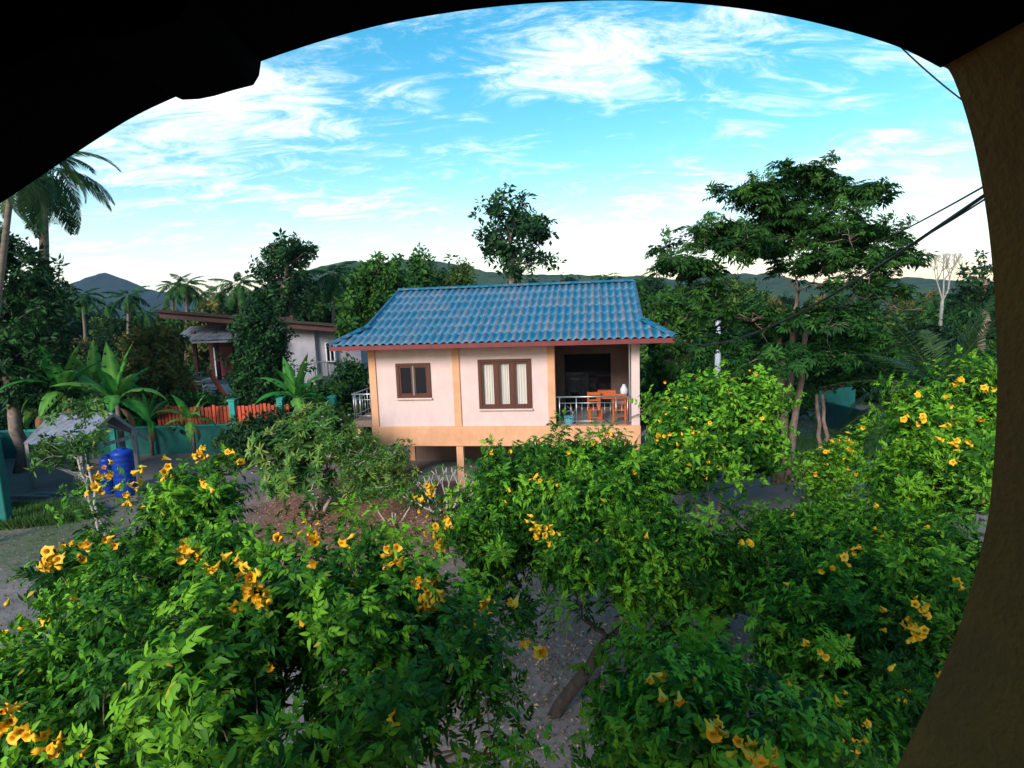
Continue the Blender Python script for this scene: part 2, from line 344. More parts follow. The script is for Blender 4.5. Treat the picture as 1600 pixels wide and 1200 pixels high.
def clump(rng, n=14, L=.5, lw=.22, flat=.0, droop=.4, hi=False):
    """broad leaves radiating from a twig end, radius about 1"""
    t = T()
    for i in range(n):
        V, F = leaflet(L * rng.uniform(.7, 1.2), lw * rng.uniform(.8, 1.2), droop * rng.uniform(.4, 1.4), .3, hi)
        pitch = rng.uniform(-1.0, .6) * (1 - flat)
        Rm = rotm('Z', rng.uniform(0, 6.28)) @ rotm('Y', pitch) @ rotm('X', rng.uniform(-.6, .6) * (1 - .5 * flat))
        off = Rm @ np.array([rng.uniform(.0, .45), 0, 0]) + np.array([0, 0, rng.uniform(-.2, .2) * (1 - flat)])
        t.add(V @ Rm.T + off, F, rng.uniform(-.15, .15))
    return t.done()
def rosette(rng, n=12, L=.26, lw=.065):
    t = T()
    for i in range(n):
        V, F = leaflet(L * rng.uniform(.8, 1.1), lw, rng.uniform(.1, .35), .2, True)
        Rm = rotm('Z', i * 2.4 + rng.uniform(-.2, .2)) @ rotm('Y', rng.uniform(-.9, .15))
        t.add(V @ Rm.T + [0, 0, i * .006], F, rng.uniform(-.12, .12) + .1 * i / n)
    return t.done()
def stamp(temps, pts, dirs, scale, tone, rng):
    """bake template copies at pts, their +z along dirs"""
    n = len(pts); d = dirs / np.linalg.norm(dirs, axis=1, keepdims=True)
    a = np.where(np.abs(d[:, 2:3]) < .95, np.array([[0, 0, 1.]]), np.array([[1., 0, 0]]))
    x = np.cross(a, d); x /= np.linalg.norm(x, axis=1, keepdims=True); y = np.cross(d, x)
    th = rng.uniform(0, 2 * math.pi, n)[:, None]
    x2 = x * np.cos(th) + y * np.sin(th); y2 = np.cross(d, x2)
    Rm = np.stack([x2, y2, d], axis=2) * scale[:, None, None]
    which = rng.integers(0, len(temps), n); VV = []; FF = []; TT = []; off = 0
    for k, (V, F, tt) in enumerate(temps):
        I = np.nonzero(which == k)[0]
        if not len(I): continue
        v = np.einsum('nij,mj->nmi', Rm[I], V) + pts[I][:, None, :]
        f = F[None] + (np.arange(len(I)) * len(V))[:, None, None] + off
        VV.append(v.reshape(-1, 3)); FF.append(f.reshape(-1, 3)); TT.append((tone[I][:, None] + tt[None]).ravel()); off += len(I) * len(V)
    TT = np.concatenate(TT)
    return np.concatenate(VV), np.concatenate(FF), np.where(TT > 1.75, 1.0, np.clip(np.where(TT > 1.2, TT - 1.0 * (TT > 1.2) * (TT < 1.75), TT), 0, .92))
RG = np.random.default_rng(7)
TEC_HI = [shoot(RG, True, 4, .30, 3, .115, .036, .22) for _ in range(10)]
TEC_MD = [shoot(RG, False, 4, .30, 3, .115, .038, .22) for _ in range(10)]
TEC_LO = [shoot(RG, False, 3, .30, 2, .16, .055, .24) for _ in range(6)]
CLUMP = [clump(RG, 14, .55, .26) for _ in range(5)]
FLAT = [clump(RG, 20, .62, .19, .82, .55) for _ in range(5)]
FINE = [clump(RG, 22, .42, .13, .3) for _ in range(5)]
PLUM = [rosette(RG) for _ in range(4)]

def crown_pts(blobs, n, rng, shell=.55, low=-1.0):
    """points in the union of ellipsoids, denser near the outside. blobs: (centre, radii)"""
    C = np.array([b[0] for b in blobs]); R = np.array([b[1] for b in blobs])
    w = (R[:, 0] * R[:, 2] + R[:, 0] * R[:, 1]); w = w / w.sum(); P_ = []; D_ = []
    tries = 0
    while len(P_) < n and tries < n * 30:
        tries += 1; k = rng.choice(len(C), p=w); d = rng.normal(size=3); d /= np.linalg.norm(d)
        if d[2] < low: continue
        r = shell + (1 - shell) * rng.random() ** .7
        q = C[k] + d * R[k] * r
        m = (((q - C) / R) ** 2).sum(1)
        if (m < .36 * shell).sum() > 0: continue
        P_.append(q); D_.append(d / R[k] * R[k].mean())
    return np.array(P_), np.array(D_)
def limb(mb, a, b, r0, r1, rng, wig=.08, n=5, sides=6, sag=0.0):
    a = np.array(a, float); b = np.array(b, float); L = np.linalg.norm(b - a); pts = []; rr = []
    for i in range(n + 1):
        t = i / n; o = rng.normal(size=3) * wig * L * math.sin(math.pi * t) * .5
        pts.append(tuple(a + (b - a) * t + o + np.array([0, 0, -sag * L * math.sin(math.pi * t)]))); rr.append(r0 + (r1 - r0) * t)
    mb.tube(pts, rr, sides); return [np.array(p) for p in pts]

def plant(name, label, cat, base, blobs, temps, lm, bark, seed, n_clump=60, per=8, rcl=.3, scale=(.8, 1.2), up=.5, trunk_r=.08, fork=None, shell=.55,
          group=None, twig_r=.012, tone=(.1, .75), spread=.7, stems=None, limb_wig=.1, bright=.12, low=-1, crown_name='crown', shr=0.0, wands=0, gaps=0, gthr=-.07, wlen=(.35, .8)):
    """a tree or shrub: trunk and limbs in one mesh, foliage (stuff) in another"""
    rng = np.random.default_rng(seed); base = np.array(base, float)
    if shr: blobs = [(np.array(c) - [0, 0, shr * .45], np.maximum(np.array(r) - shr, .25 * np.array(r))) for c, r in blobs]
    root = thing(name, label, cat, tuple(base), 0, group)
    cp, cdir = crown_pts(blobs, n_clump, rng, shell, low)
    n = len(cp) * per
    pts = np.repeat(cp, per, 0) + rng.normal(size=(n, 3)) * rcl * np.array([1, 1, .7])
    dr = np.repeat(cdir, per, 0) + rng.normal(size=(n, 3)) * spread + [0, 0, up]
    ct = rng.uniform(tone[0], tone[1], len(cp)); tn = np.repeat(ct, per) + rng.normal(size=n) * .10
    tn += (rng.random(n) < bright) * .3
    if gaps:
        ks = rng.normal(size=(7, 3)); ks = ks / np.linalg.norm(ks, axis=1, keepdims=True) * (6.283 / (gaps * rng.uniform(.6, 1.7, 7)))[:, None]
        nz_ = np.sin((pts - base) @ ks.T + rng.uniform(0, 6.28, 7)).sum(1) / 7; K = nz_ > gthr; pts = pts[K]; dr = dr[K]; tn = (tn + nz_ * .35)[K]; n = len(pts)
    scl = rng.uniform(*scale, n) * rng.uniform(.72, 1.22, n); wt_ = []
    if wands:
        wp, wd = crown_pts(blobs, wands, rng, .85, -.2); EP = []; ED = []
        for q, d in zip(wp, wd):
            d = d / np.linalg.norm(d) * .7 + np.array([0, 0, .75]) + rng.normal(size=3) * .25; d /= np.linalg.norm(d); L = rng.uniform(*wlen); ln = []
            for t_ in (0, .25, .5, .75, 1.0): ln.append(q + d * L * t_ + np.array([0, 0, -.35 * L * t_ * t_]) + d * [1, 1, 0] * .15 * L * t_ * t_)
            wt_.append(ln)
            for t_ in (1, 2, 3, 4): EP.append(ln[t_]); ED.append((ln[t_] - ln[t_ - 1]) / L + rng.normal(size=3) * .06)
        EP = np.array(EP); ED = np.array(ED); k = len(EP); pts = np.concatenate([pts, EP]); dr = np.concatenate([dr, ED]); scl = np.concatenate([scl, rng.uniform(scale[0] * .75, scale[1] * .85, k)])
        tn = np.concatenate([tn, np.repeat(rng.uniform(tone[0] + .3, tone[1] + .25, len(wp)), 4) + rng.normal(size=k) * .06])
    V, F, tt = stamp(temps, pts - base, dr, scl, tn, rng)
    link(crown_name, npmesh(crown_name, V, F, lm, tt), root, kind='stuff')
    mb = MB(); stems = stems or [(0, 0)]
    fork = np.array(fork, float) if fork is not None else base + (np.mean([b[0] for b in blobs], 0) - base) * .45
    LP = []; LR = []
    for i, (sx_, sy_) in enumerate(stems):
        fk = fork + np.array([sx_ * 1.6, sy_ * 1.6, rng.uniform(-.2, .2) * (len(stems) > 1)])
        ps = limb(mb, np.array([sx_ * .5, sy_ * .5, -.1]), fk - base, trunk_r / math.sqrt(len(stems)) * 1.15, trunk_r * .75 / math.sqrt(len(stems)), rng, .05, 6, 8)
        LP += ps[-2:]; LR += [trunk_r * .75 / math.sqrt(len(stems))] * 2
    f0 = fork - base; order = sorted(range(len(blobs)), key=lambda k: np.linalg.norm(blobs[k][0] - fork))
    for k in order:
        c, r = blobs[k]; tgt = np.array(c) - base - [0, 0, r[2] * .25]; A_ = np.array(LP)
        cost = np.linalg.norm(A_ - tgt, axis=1) + .22 * np.linalg.norm(A_ - f0, axis=1) + (A_[:, 2] > tgt[2]) * .6; q = int(np.argmin(cost))
        r0 = min(LR[q] * .78, trunk_r * .5); ps = limb(mb, LP[q], tgt, r0, max(r0 * .45, twig_r), rng, limb_wig, 6, 6, -.06)
        for m_, p_ in enumerate(ps[1:]): LP.append(p_); LR.append(r0 * (1 - .55 * (m_ + 1) / 6))
        for _ in range(3 if len(blobs) < 20 else 1):
            d = rng.normal(size=3); d[2] = abs(d[2]); d /= np.linalg.norm(d)
            ps2 = limb(mb, ps[3], np.array(c) - base + d * np.array(r) * .6, r0 * .5, r0 * .2, rng, limb_wig, 4, 5)
            for p_ in ps2[1:]: LP.append(p_); LR.append(r0 * .3)
    limbs = LP
    LA = np.array(limbs)
    for ln in wt_: mb.tube([tuple(q - base) for q in ln[::2]], [twig_r * .9, twig_r * .7, twig_r * .4], 4, False)
    for q in cp[:: 1]:
        qq = q - base; k = np.argmin(((LA - qq) ** 2).sum(1)); mb.tube([tuple(LA[k]), tuple((LA[k] + qq) / 2 + rng.normal(size=3) * .05 * np.linalg.norm(qq - LA[k])), tuple(qq)], [twig_r * 1.5, twig_r * 1.1, twig_r * .5], 4, False)
    mb.build('trunk', bark, root, smooth=True)
    return root, cp, pts
def B(px, py, Y, rx, ry, ry_d=None):
    """an ellipsoid of foliage: centre by bearing and distance, radii in pixels at that distance"""
    s = Y / FPX; return (P(px, py, Y), np.array([rx * s, (ry_d or rx * .8) * s, ry * s]))
def foot(px, Y, z=0.0):
    q = P(px, 600, Y); q[2] = z; return q
EXEC_PART2 = True
# ================================================================== THE SETTING
def vnoise(x, y, seed=0):
    """smooth value noise"""
    x = np.asarray(x, float); y = np.asarray(y, float); xi = np.floor(x).astype(int); yi = np.floor(y).astype(int); fx = x - xi; fy = y - yi
    fx = fx * fx * (3 - 2 * fx); fy = fy * fy * (3 - 2 * fy)
    def h(a, b):
        v = np.sin(a * 127.1 + b * 311.7 + seed * 74.7) * 43758.5453; return v - np.floor(v)
    return (h(xi, yi) * (1 - fx) + h(xi + 1, yi) * fx) * (1 - fy) + (h(xi, yi + 1) * (1 - fx) + h(xi + 1, yi + 1) * fx) * fy
def fbm(x, y, o=5, seed=0):
    v = 0; a = .5
    for i in range(o): v = v + a * (vnoise(x * 2 ** i, y * 2 ** i, seed + i) - .5); a *= .5
    return v
def grid(xs, ys, zf):
    XX, YY = np.meshgrid(xs, ys); ZZ = zf(XX, YY); V = np.stack([XX, YY, ZZ], -1).reshape(-1, 3); nx = len(xs); ny = len(ys)
    i = np.arange(nx - 1)[None] + nx * np.arange(ny - 1)[:, None]; i = i.ravel()
    return V, np.stack([i, i + 1, i + nx + 1, i + nx], 1)

gm = mat('bare soil and thin grass', (.155, .12, .115), .95, (.25, .20, .185), .9, .7, 9, detail=10, lo=.3, hi=.7)
t = gm.node_tree; b = t.nodes['Principled BSDF']; src = b.inputs['Base Color'].links[0].from_socket
def gmask(cxy, rad, soft, nsc=.5):
    tcn = t.nodes.new('ShaderNodeTexCoord'); v = t.nodes.new('ShaderNodeVectorMath'); v.operation = 'DISTANCE'; v.inputs[1].default_value = (*cxy, 0)
    t.links.new(tcn.outputs['Object'], v.inputs[0]); n = t.nodes.new('ShaderNodeTexNoise'); n.inputs['Scale'].default_value = nsc; n.inputs['Detail'].default_value = 8
    t.links.new(tcn.outputs['Object'], n.inputs['Vector'])
    a = t.nodes.new('ShaderNodeMath'); a.operation = 'MULTIPLY_ADD'; t.links.new(n.outputs['Fac'], a.inputs[0]); a.inputs[1].default_value = rad * 1.2; t.links.new(v.outputs['Value'], a.inputs[2])
    r = t.nodes.new('ShaderNodeMapRange'); r.inputs[1].default_value = rad * 1.6 + soft; r.inputs[2].default_value = rad * 1.6 - soft; t.links.new(a.outputs[0], r.inputs[0]); return r.outputs[0]
def gmix(src, f, col):
    x = t.nodes.new('ShaderNodeMix'); x.data_type = 'RGBA'; t.links.new(f, x.inputs[0]); t.links.new(src, x.inputs[6]); x.inputs[7].default_value = (*col, 1); return x.outputs[2]
src = gmix(src, gmask((-4, 17), 4.5, 1.2), (.26, .125, .085))
src = gmix(src, gmask((12.5, 22), 3.6, 1.0), (.07, .11, .03))
src = gmix(src, gmask((-13, 15.5), 2.0, 1.5, 1.5), (.10, .115, .06))
far = t.nodes.new('ShaderNodeTexCoord'); fd = t.nodes.new('ShaderNodeVectorMath'); fd.operation = 'LENGTH'; t.links.new(far.outputs['Object'], fd.inputs[0])
fr = t.nodes.new('ShaderNodeMapRange'); fr.inputs[1].default_value = 30; fr.inputs[2].default_value = 45; t.links.new(fd.outputs['Value'], fr.inputs[0])
src = gmix(src, fr.outputs[0], (.035, .065, .02)); t.links.new(src, b.inputs['Base Color'])
gs = np.sinh(np.linspace(-6.2, 6.2, 221)) / np.sinh(6.2) * 1550
V, F = grid(gs, gs + 12, lambda x, y: fbm(x * .5, y * .5, 4, 3) * .10 * (np.hypot(x, y - 12) < 60))
link('ground', npmesh('ground', V, F, gm, smooth=True), kind='structure')
pm = mat('grey gravel path', (.30, .28, .30), .95, (.20, .185, .20), 6, .8, 30)
def path(name, pts, w, z=.07):
    mb = MB(); n = len(pts)
    L = []; Rr = []
    for i, p in enumerate(pts):
        p = Vector((*p, z)); d = Vector((*pts[min(i + 1, n - 1)], z)) - Vector((*pts[max(i - 1, 0)], z)); s = Vector((-d.y, d.x, 0)).normalized()
        L.append(p + s * w * random.uniform(.45, .58)); Rr.append(p - s * w * random.uniform(.45, .58))
    for i in range(n - 1): mb.quad(Rr[i], Rr[i + 1], L[i + 1], L[i])
    mb.build(name, pm, kind='structure')
random.seed(3)
path('gravel_path', [(9.5 + i * .75, 19.6 + .35 * math.sin(i * .5) - .05 * i) for i in range(22)], 1.5)

# mountains: real relief at their distance
hm = mat('forested mountainside', (.008, .020, .010), .95, (.020, .040, .016), .02, .9, .05, detail=12, lo=.38, hi=.62)
hm2 = mat('forested ridge', (.016, .036, .012), .95, (.040, .075, .020), .035, .9, .08, detail=12, lo=.38, hi=.62)
def mountain(name, prof, Yd, depth, m, seed, nx=170, ny=50):
    """prof: outline pixels at distance Yd; the relief falls away to both sides of the crest"""
    q = np.array([P(px, py, Yd) for px, py in prof]); X_ = q[:, 0]; Z_ = q[:, 2]
    xs = np.linspace(X_[0], X_[-1], nx); ys = np.linspace(-depth, depth * .8, ny) + Yd
    def zf(x, y):
        ridge = np.interp(x + fbm(y * .01, x * .004, 3, seed) * 60 * (abs(y - Yd) > depth * .04), X_, Z_)
        f = np.clip(1 - np.abs(y - Yd) / depth, 0, 1) ** 1.15
        spur = fbm(x * .018, y * .008, 5, seed) * ridge * 1.1 * (1 - f) * 1.6 + fbm(x * .12, y * .12, 3, seed + 5) * 5
        return np.maximum(ridge * f + spur * (f > 0) * np.clip(f * 3, 0, 1), -2)
    V, F = grid(xs, ys, zf); link(name, npmesh(name, V, F, m, smooth=True), kind='structure')
mountain('mountain', [(-260, 500), (-120, 492), (0, 486), (62, 478), (85, 462), (103, 450), (125, 441), (148, 430), (166, 425), (180, 430), (200, 440), (222, 449), (250, 455), (275, 458), (310, 466), (350, 474), (420, 484), (520, 490)], 1150, 330, hm, 4)
mountain('hill', [(380, 480), (440, 452), (480, 428), (515, 413), (545, 408), (600, 409), (650, 405), (690, 408), (725, 414), (760, 424), (800, 428), (860, 429), (900, 428), (940, 432), (1000, 431), (1060, 437), (1110, 428), (1160, 427), (1200, 438), (1260, 446), (1330, 440), (1390, 433), (1420, 438), (1450, 455), (1480, 468), (1560, 472), (1700, 470), (1900, 466)], 620, 230, hm2, 9, 260, 60)

hz = bpy.data.materials.new('valley haze'); hz.use_nodes = True; ht = hz.node_tree; ht.nodes.clear()
pv = ht.nodes.new('ShaderNodeVolumePrincipled'); pv.inputs['Color'].default_value = (.36, .54, 1.0, 1); pv.inputs['Density'].default_value = HAZE
hout = ht.nodes.new('ShaderNodeOutputMaterial'); ht.links.new(pv.outputs[0], hout.inputs['Volume'])
MB().box(-1580, -60, -1.6, 1580, 1600, 150).build('haze', hz, kind='stuff')

# ================================================================== THE HOUSE
HW, HD, HF = 8.86, 7.5, 2.15
HA = G(582, 667, HF); HYAW = R_(-8.364)
house = thing('stilt_house', 'pink and orange house on stilts under a blue tiled roof', 'house', (HA[0], HA[1], 0), HYAW)
def Hw(u, v, w):
    c, s = math.cos(HYAW), math.sin(HYAW); return np.array([HA[0] + c * u - s * v, HA[1] + s * u + c * v, w])
EAVE_W, GW = 4.95, 5.47
CW = .24          # pilaster width
pil = [0, 2.86, 5.97, HW - .26]
P2, P3, P4 = pil[1], pil[2], pil[3]
def wall_with_window(mb, u0, u1, w0, w1, a0, a1, b0, b1, v0, v1):
    mb.box(u0, v0, w0, a0, v1, w1); mb.box(a1, v0, w0, u1, v1, w1); mb.box(a0, v0, w0, a1, v1, b0); mb.box(a0, v0, b1, a1, v1, w1)
W1 = (.96, 2.08, HF + 1.00, HF + 2.10); W2 = (3.74, 5.42, HF + .61, HF + 2.17)
mb = MB(); wall_with_window(mb, CW, P2, HF, EAVE_W - .05, W1[0], W1[1], W1[2], W1[3], .05, .17); mb.build('wall', MT['pinkwall'], house)
mb = MB(); wall_with_window(mb, P2 + CW, P3, HF, EAVE_W - .05, W2[0], W2[1], W2[2], W2[3], .05, .17); mb.build('wall', MT['pinkwall'], house)
MB().box(.05, .25, HF, .17, HD, EAVE_W + .3).build('wall', MT['pinkwall'], house)
MB().box(.17, HD - .12, HF, HW - .1, HD, EAVE_W + .3).build('wall', MT['pinkwall'], house)
for u in (0, P2, P3):
    MB().box(u, 0, HF, u + CW, .25, EAVE_W - .02).build('pilaster', MT['orange'], house, bevel=.008)
MB().box(P4, 0, HF, HW, .26, EAVE_W - .02).build('veranda_post', MT['pinkwall'], house, bevel=.008)
MB().box(-.02, -.03, HF - .66, HW + .02, .27, HF).build('floor_beam', MT['orange'], house, bevel=.01)
MB().box(-.02, .27, HF - .66, .25, HD, HF - .002).build('floor_beam', MT['orange'], house)
MB().box(HW - .25, .27, HF - .66, HW + .02, HD, HF - .002).build('floor_beam', MT['orange'], house)
MB().box(.25, .27, HF - .35, HW - .25, HD, HF - .01).build('floor_slab', MT['concrete'], house)
for u in (0, P2, P3, P4):
    for v in (0.01, 3.6, 7.2):
        MB().box(u + .01, v, -.1, u + .24, v + .22, HF - .66).build('stilt', MT['orange'], house)
MB().box(.3, 3.55, -.05, HW - .3, 3.65, HF - .68).build('undercroft_dark_backing', MT['darkint'], house)  # added dark wall that closes the undercroft so it stays black
MB().box(1.2, .9, -.02, 3.4, 2.6, .22).build('concrete_step', MT['concrete'], house)
MB().box(7.0, 2.4, -.02, 8.1, 2.5, 1.1).build('undercroft_panel', MT['whitewall'], house)
# veranda recess
RV = 3.1
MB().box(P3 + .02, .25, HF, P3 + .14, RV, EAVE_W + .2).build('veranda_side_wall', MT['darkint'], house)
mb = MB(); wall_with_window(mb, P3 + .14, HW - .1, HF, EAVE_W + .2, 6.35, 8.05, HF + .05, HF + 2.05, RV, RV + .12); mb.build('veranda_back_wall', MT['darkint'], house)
MB().box(6.35, RV + .05, HF + .05, 8.05, RV + .08, HF + 2.05).build('sliding_door', MT['glass'], house)
MB().box(HW - .14, RV + .12, HF, HW - .02, HD, EAVE_W + .3).build('wall', MT['pinkwall'], house)
MB().box(HW - .14, 1.9, HF, HW - .02, RV + .12, EAVE_W).build('veranda_post', MT['pinkwall'], house)
MB().box(HW - .33, .09, HF + .1, HW - .29, .13, EAVE_W - .05).build('downpipe', MT['steel'], house)
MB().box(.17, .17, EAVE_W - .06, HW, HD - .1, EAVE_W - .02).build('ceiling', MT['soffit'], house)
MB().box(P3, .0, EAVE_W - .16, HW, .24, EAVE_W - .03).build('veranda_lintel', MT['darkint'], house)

# windows
def casement(u0, u1, w0, w1, n, curtain, fw=.075):
    f = MB(); v0, v1 = .0, .10
    f.box(u0 - .03, v0, w0 - .03, u0 + fw, v1, w1 + .03); f.box(u1 - fw, v0, w0 - .03, u1 + .03, v1, w1 + .03)
    f.box(u0 + fw, v0, w1 - fw * .8, u1 - fw, v1, w1 + .03); f.box(u0 + fw, v0, w0 - .03, u1 - fw, v1, w0 + fw * .8)
    win = f.build('window', MT['wood'], house, bevel=.006)
    step = (u1 - u0 - 2 * fw) / n; mw = .11 if n == 3 else .045
    for i in range(1, n):
        x = u0 + fw + i * step; MB().box(x - mw / 2, v0 + .01, w0 + fw * .8, x + mw / 2, v1 - .005, w1 - fw * .8).build('mullion', MT['wood'] if n == 3 else MT['greywood'], win)
    for i in range(n):
        a = u0 + fw + i * step + (mw / 2 if i else 0); b_ = u0 + fw + (i + 1) * step - (mw / 2 if i < n - 1 else 0); s = .055
        sa = MB(); z0, z1 = w0 + fw * .8, w1 - fw * .8
        sa.box(a, .03, z0, a + s, .075, z1); sa.box(b_ - s, .03, z0, b_, .075, z1); sa.box(a + s, .03, z0, b_ - s, .075, z0 + s); sa.box(a + s, .03, z1 - s, b_ - s, .075, z1)
        sa.build('sash', MT['wood'], win)
        if not curtain: MB().box(a + s, .05, z0 + s, b_ - s, .056, z1 - s).build('pane', MT['glass'], win)
        else:
            # pleated curtain just behind the open sash
            c = MB(); m = 26; pts = []
            for k in range(m + 1):
                x = a + (b_ - a) * k / m; pts.append((x, .125 + .012 * math.sin(k * 1.3 + i) + .004 * math.sin(k * 3.1)))
            for k in range(m): c.quad((*pts[k], z0), (*pts[k + 1], z0), (*pts[k + 1], z1), (*pts[k], z1))
            c.build('curtain', MT['curtain'], win, smooth=True)
    return win
w1 = casement(*W1, 2, False); w2 = casement(*W2, 3, True)
MB().box(W1[0] + .66, .11, W1[2] + .06, W1[0] + .98, .16, W1[2] + .12).build('sill_tray', MT['white'], w1)
MB().box(W1[0] - .05, -.04, W1[2] - .08, W1[1] + .05, .09, W1[2] - .03).build('sill', MT['pinkwall'], w1)
MB().box(W2[0] - .05, -.04, W2[2] - .08, W2[1] + .05, .09, W2[2] - .03).build('sill', MT['pinkwall'], w2)

# roof -------------------------------------------------------------
V0, VG, VR = -.92, .30, 3.75
RIDGE = 6.74; SL = math.atan2(RIDGE - EAVE_W, VR - V0)
OVL = .92; OVR = .98
slope_len = (VR - V0) / math.cos(SL)
WAVE = .242
def tilemesh(name, w, L, lift=.012, th=.016, nseg=8):
    """corrugated tile: local x across, y up the slope from its lower lip"""
    n = int(round(w / WAVE)) * nseg; V = []; tn = []; F = []
    for i in range(n + 1):
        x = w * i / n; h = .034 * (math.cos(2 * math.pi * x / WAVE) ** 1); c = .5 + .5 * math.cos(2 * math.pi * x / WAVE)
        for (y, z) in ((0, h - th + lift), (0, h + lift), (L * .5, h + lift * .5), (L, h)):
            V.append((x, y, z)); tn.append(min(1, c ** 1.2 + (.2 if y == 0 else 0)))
    for i in range(n):
        for k in range(3):
            a = i * 4 + k; F.append((a, a + 4, a + 5, a + 1))
    return np.array(V), np.array(F), np.array(tn)
UB0, UB1 = -.06, HW + .06
NC = 19; TW = 2 * WAVE; RT = random.Random(4)
TL = 0; sg_ = (VG - V0) / math.cos(SL); TL = (slope_len - sg_) / 5; ROWS = [0, sg_ / 2] + [sg_ + k * TL for k in range(5)]
slopeM = Matrix.Translation((0, V0, EAVE_W + .03)) @ Matrix.Rotation(SL, 4, 'X')
tv = tilemesh('roof_tile', TW, TL + .07)
full = npmesh('roof_tile', *tv[:2], MT['tile'], tv[2], True)
sg_ = (VG - V0) / math.cos(SL)
def clip_tile(u, s, planes):
    bm = bmesh.new(); lay = bm.verts.layers.float.new('tone'); vs = []
    for p, tt in zip(tv[0], tv[2]):
        v = bm.verts.new((p[0] + u, p[1] + s, p[2])); v[lay] = tt; vs.append(v)
    for f in tv[1]: bm.faces.new([vs[i] for i in f])
    for co_, no in planes: bmesh.ops.bisect_plane(bm, geom=list(bm.verts) + list(bm.edges) + list(bm.faces), plane_co=co_, plane_no=no, clear_outer=True)
    if not bm.faces: bm.free(); return None
    me = bpy.data.meshes.new('roof_tile'); bm.to_mesh(me); bm.free(); me.materials.append(MT['tile'])
    me.polygons.foreach_set('use_smooth', np.ones(len(me.polygons), dtype=bool)); return me
u_start = UB0 - 2 * TW
for r, s in enumerate(ROWS):
    for c in range(24):
        u = u_start + c * TW
        hipl = [((-OVL, 0, 0), (-sg_, UB0 + OVL, 0)), ((HW + OVR, 0, 0), (sg_, HW + OVR - UB1, 0))]
        if r < 2: bl, br = -OVL, HW + OVR
        else: bl, br = UB0, UB1
        if u + TW <= bl or u >= br: continue
        needs = u < UB0 or u + TW > UB1
        if not needs:
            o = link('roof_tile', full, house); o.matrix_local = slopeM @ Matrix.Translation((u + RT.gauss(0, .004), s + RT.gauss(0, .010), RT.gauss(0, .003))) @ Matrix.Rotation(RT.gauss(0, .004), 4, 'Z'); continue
        me = clip_tile(u, s, hipl if r < 2 else [((UB0, 0, 0), (-1, 0, 0)), ((UB1, 0, 0), (1, 0, 0))])
        if me: o = link('roof_tile', me, house); o.matrix_local = slopeM
# side skirts
def skirt(side, n=17):
    edge = -OVL if side < 0 else HW + OVR; inner = UB0 if side < 0 else UB1; run = abs(edge - inner)
    sl = math.atan2(GW - EAVE_W, run); L = run / math.cos(sl)
    a, f, tt = tilemesh('roof_tile', TW, L)
    me = npmesh('roof_tile', a, f, MT['tile'], tt, True)
    for i in range(n):
        v = V0 + .9 + i * TW
        if side > 0: mtx = Matrix.Translation((edge, v, EAVE_W + .03)) @ Matrix.Rotation(R_(90), 4, 'Z') @ Matrix.Rotation(sl, 4, 'X')
        else: mtx = Matrix.Translation((edge, v + TW, EAVE_W + .03)) @ Matrix.Rotation(R_(-90), 4, 'Z') @ Matrix.Rotation(sl, 4, 'X')
        o = link('roof_tile', me, house); o.matrix_local = mtx
    # cut tiles along the hip
    for i in range(2):
        mb = MB(); k = 10; v_a = V0 + i * .45; v_b = v_a + .45
        for j in range(k):
            x0 = v_a + (v_b - v_a) * j / k; x1 = v_a + (v_b - v_a) * (j + 1) / k
            def pt(v, fr):
                lim = min(1, (v - V0) / (VG - V0)); q = edge + (inner - edge) * lim * fr
                return (q, v, EAVE_W + .03 + (GW - EAVE_W) * lim * fr + .03 * math.cos(2 * math.pi * (v - V0 - .9) / WAVE))
            mb.quad(pt(x0, 0), pt(x1, 0), pt(x1, 1), pt(x0, 1))
        mb.build('roof_tile', MT['tile'], house, smooth=True)
skirt(-1); skirt(1)
# gables, back slope, caps
for u in (UB0 + .03, UB1 - .06):
    mb = MB(); a = (VG, GW - .03); b_ = (VR, RIDGE - .03); c_ = (2 * VR - VG, GW - .03)
    mb.poly([(u, *a), (u, *b_), (u, *c_)]); mb.poly([(u + .03, *c_), (u + .03, *b_), (u + .03, *a)]); mb.build('gable', MT['orange'], house)
a, f, tt = tilemesh('roof_sheet', round((UB1 - UB0) / WAVE) * WAVE, slope_len)
o = link('roof_sheet', npmesh('roof_sheet', a, f, MT['tile'], tt, True), house)
o.matrix_local = Matrix.Translation((UB1, 2 * VR - V0, EAVE_W + .03)) @ Matrix.Rotation(math.pi, 4, 'Z') @ Matrix.Rotation(SL, 4, 'X')
def capmesh(L=.42):
    mb = MB(); n = 7; V = []; F = []
    for k, (x, sc_) in enumerate(((0, 1.12), (.05, 1.12), (.06, 1.0), (L, .92))):
        for i in range(n):
            a_ = math.pi * (i / (n - 1)); V.append((x, math.cos(a_) * .13 * sc_, math.sin(a_) * .085 * sc_ - .02))
    for k in range(3):
        for i in range(n - 1): a_ = k * n + i; F.append((a_, a_ + n, a_ + n + 1, a_ + 1))
    return np.array(V), np.array(F)
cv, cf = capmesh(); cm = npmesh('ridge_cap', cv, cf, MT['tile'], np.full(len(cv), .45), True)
k = int((UB1 - UB0) / .40)
for i in range(k + 1):
    o = link('ridge_cap', cm, house); o.location = (UB0 - .02 + i * (UB1 - UB0 - .38) / k, VR, RIDGE + .075)
for (A_, B_) in (((-OVL, V0, EAVE_W + .05), (UB0, VG, GW + .05)), ((HW + OVR, V0, EAVE_W + .05), (UB1, VG, GW + .05))):
    A_ = Vector(A_); B_ = Vector(B_); d = (B_ - A_); n = 4
    for i in range(n):
        o = link('hip_cap', cm, house); o.location = A_ + d * i / n
        o.rotation_euler = (0, -math.asin(d.normalized().z), math.atan2(d.y, d.x))
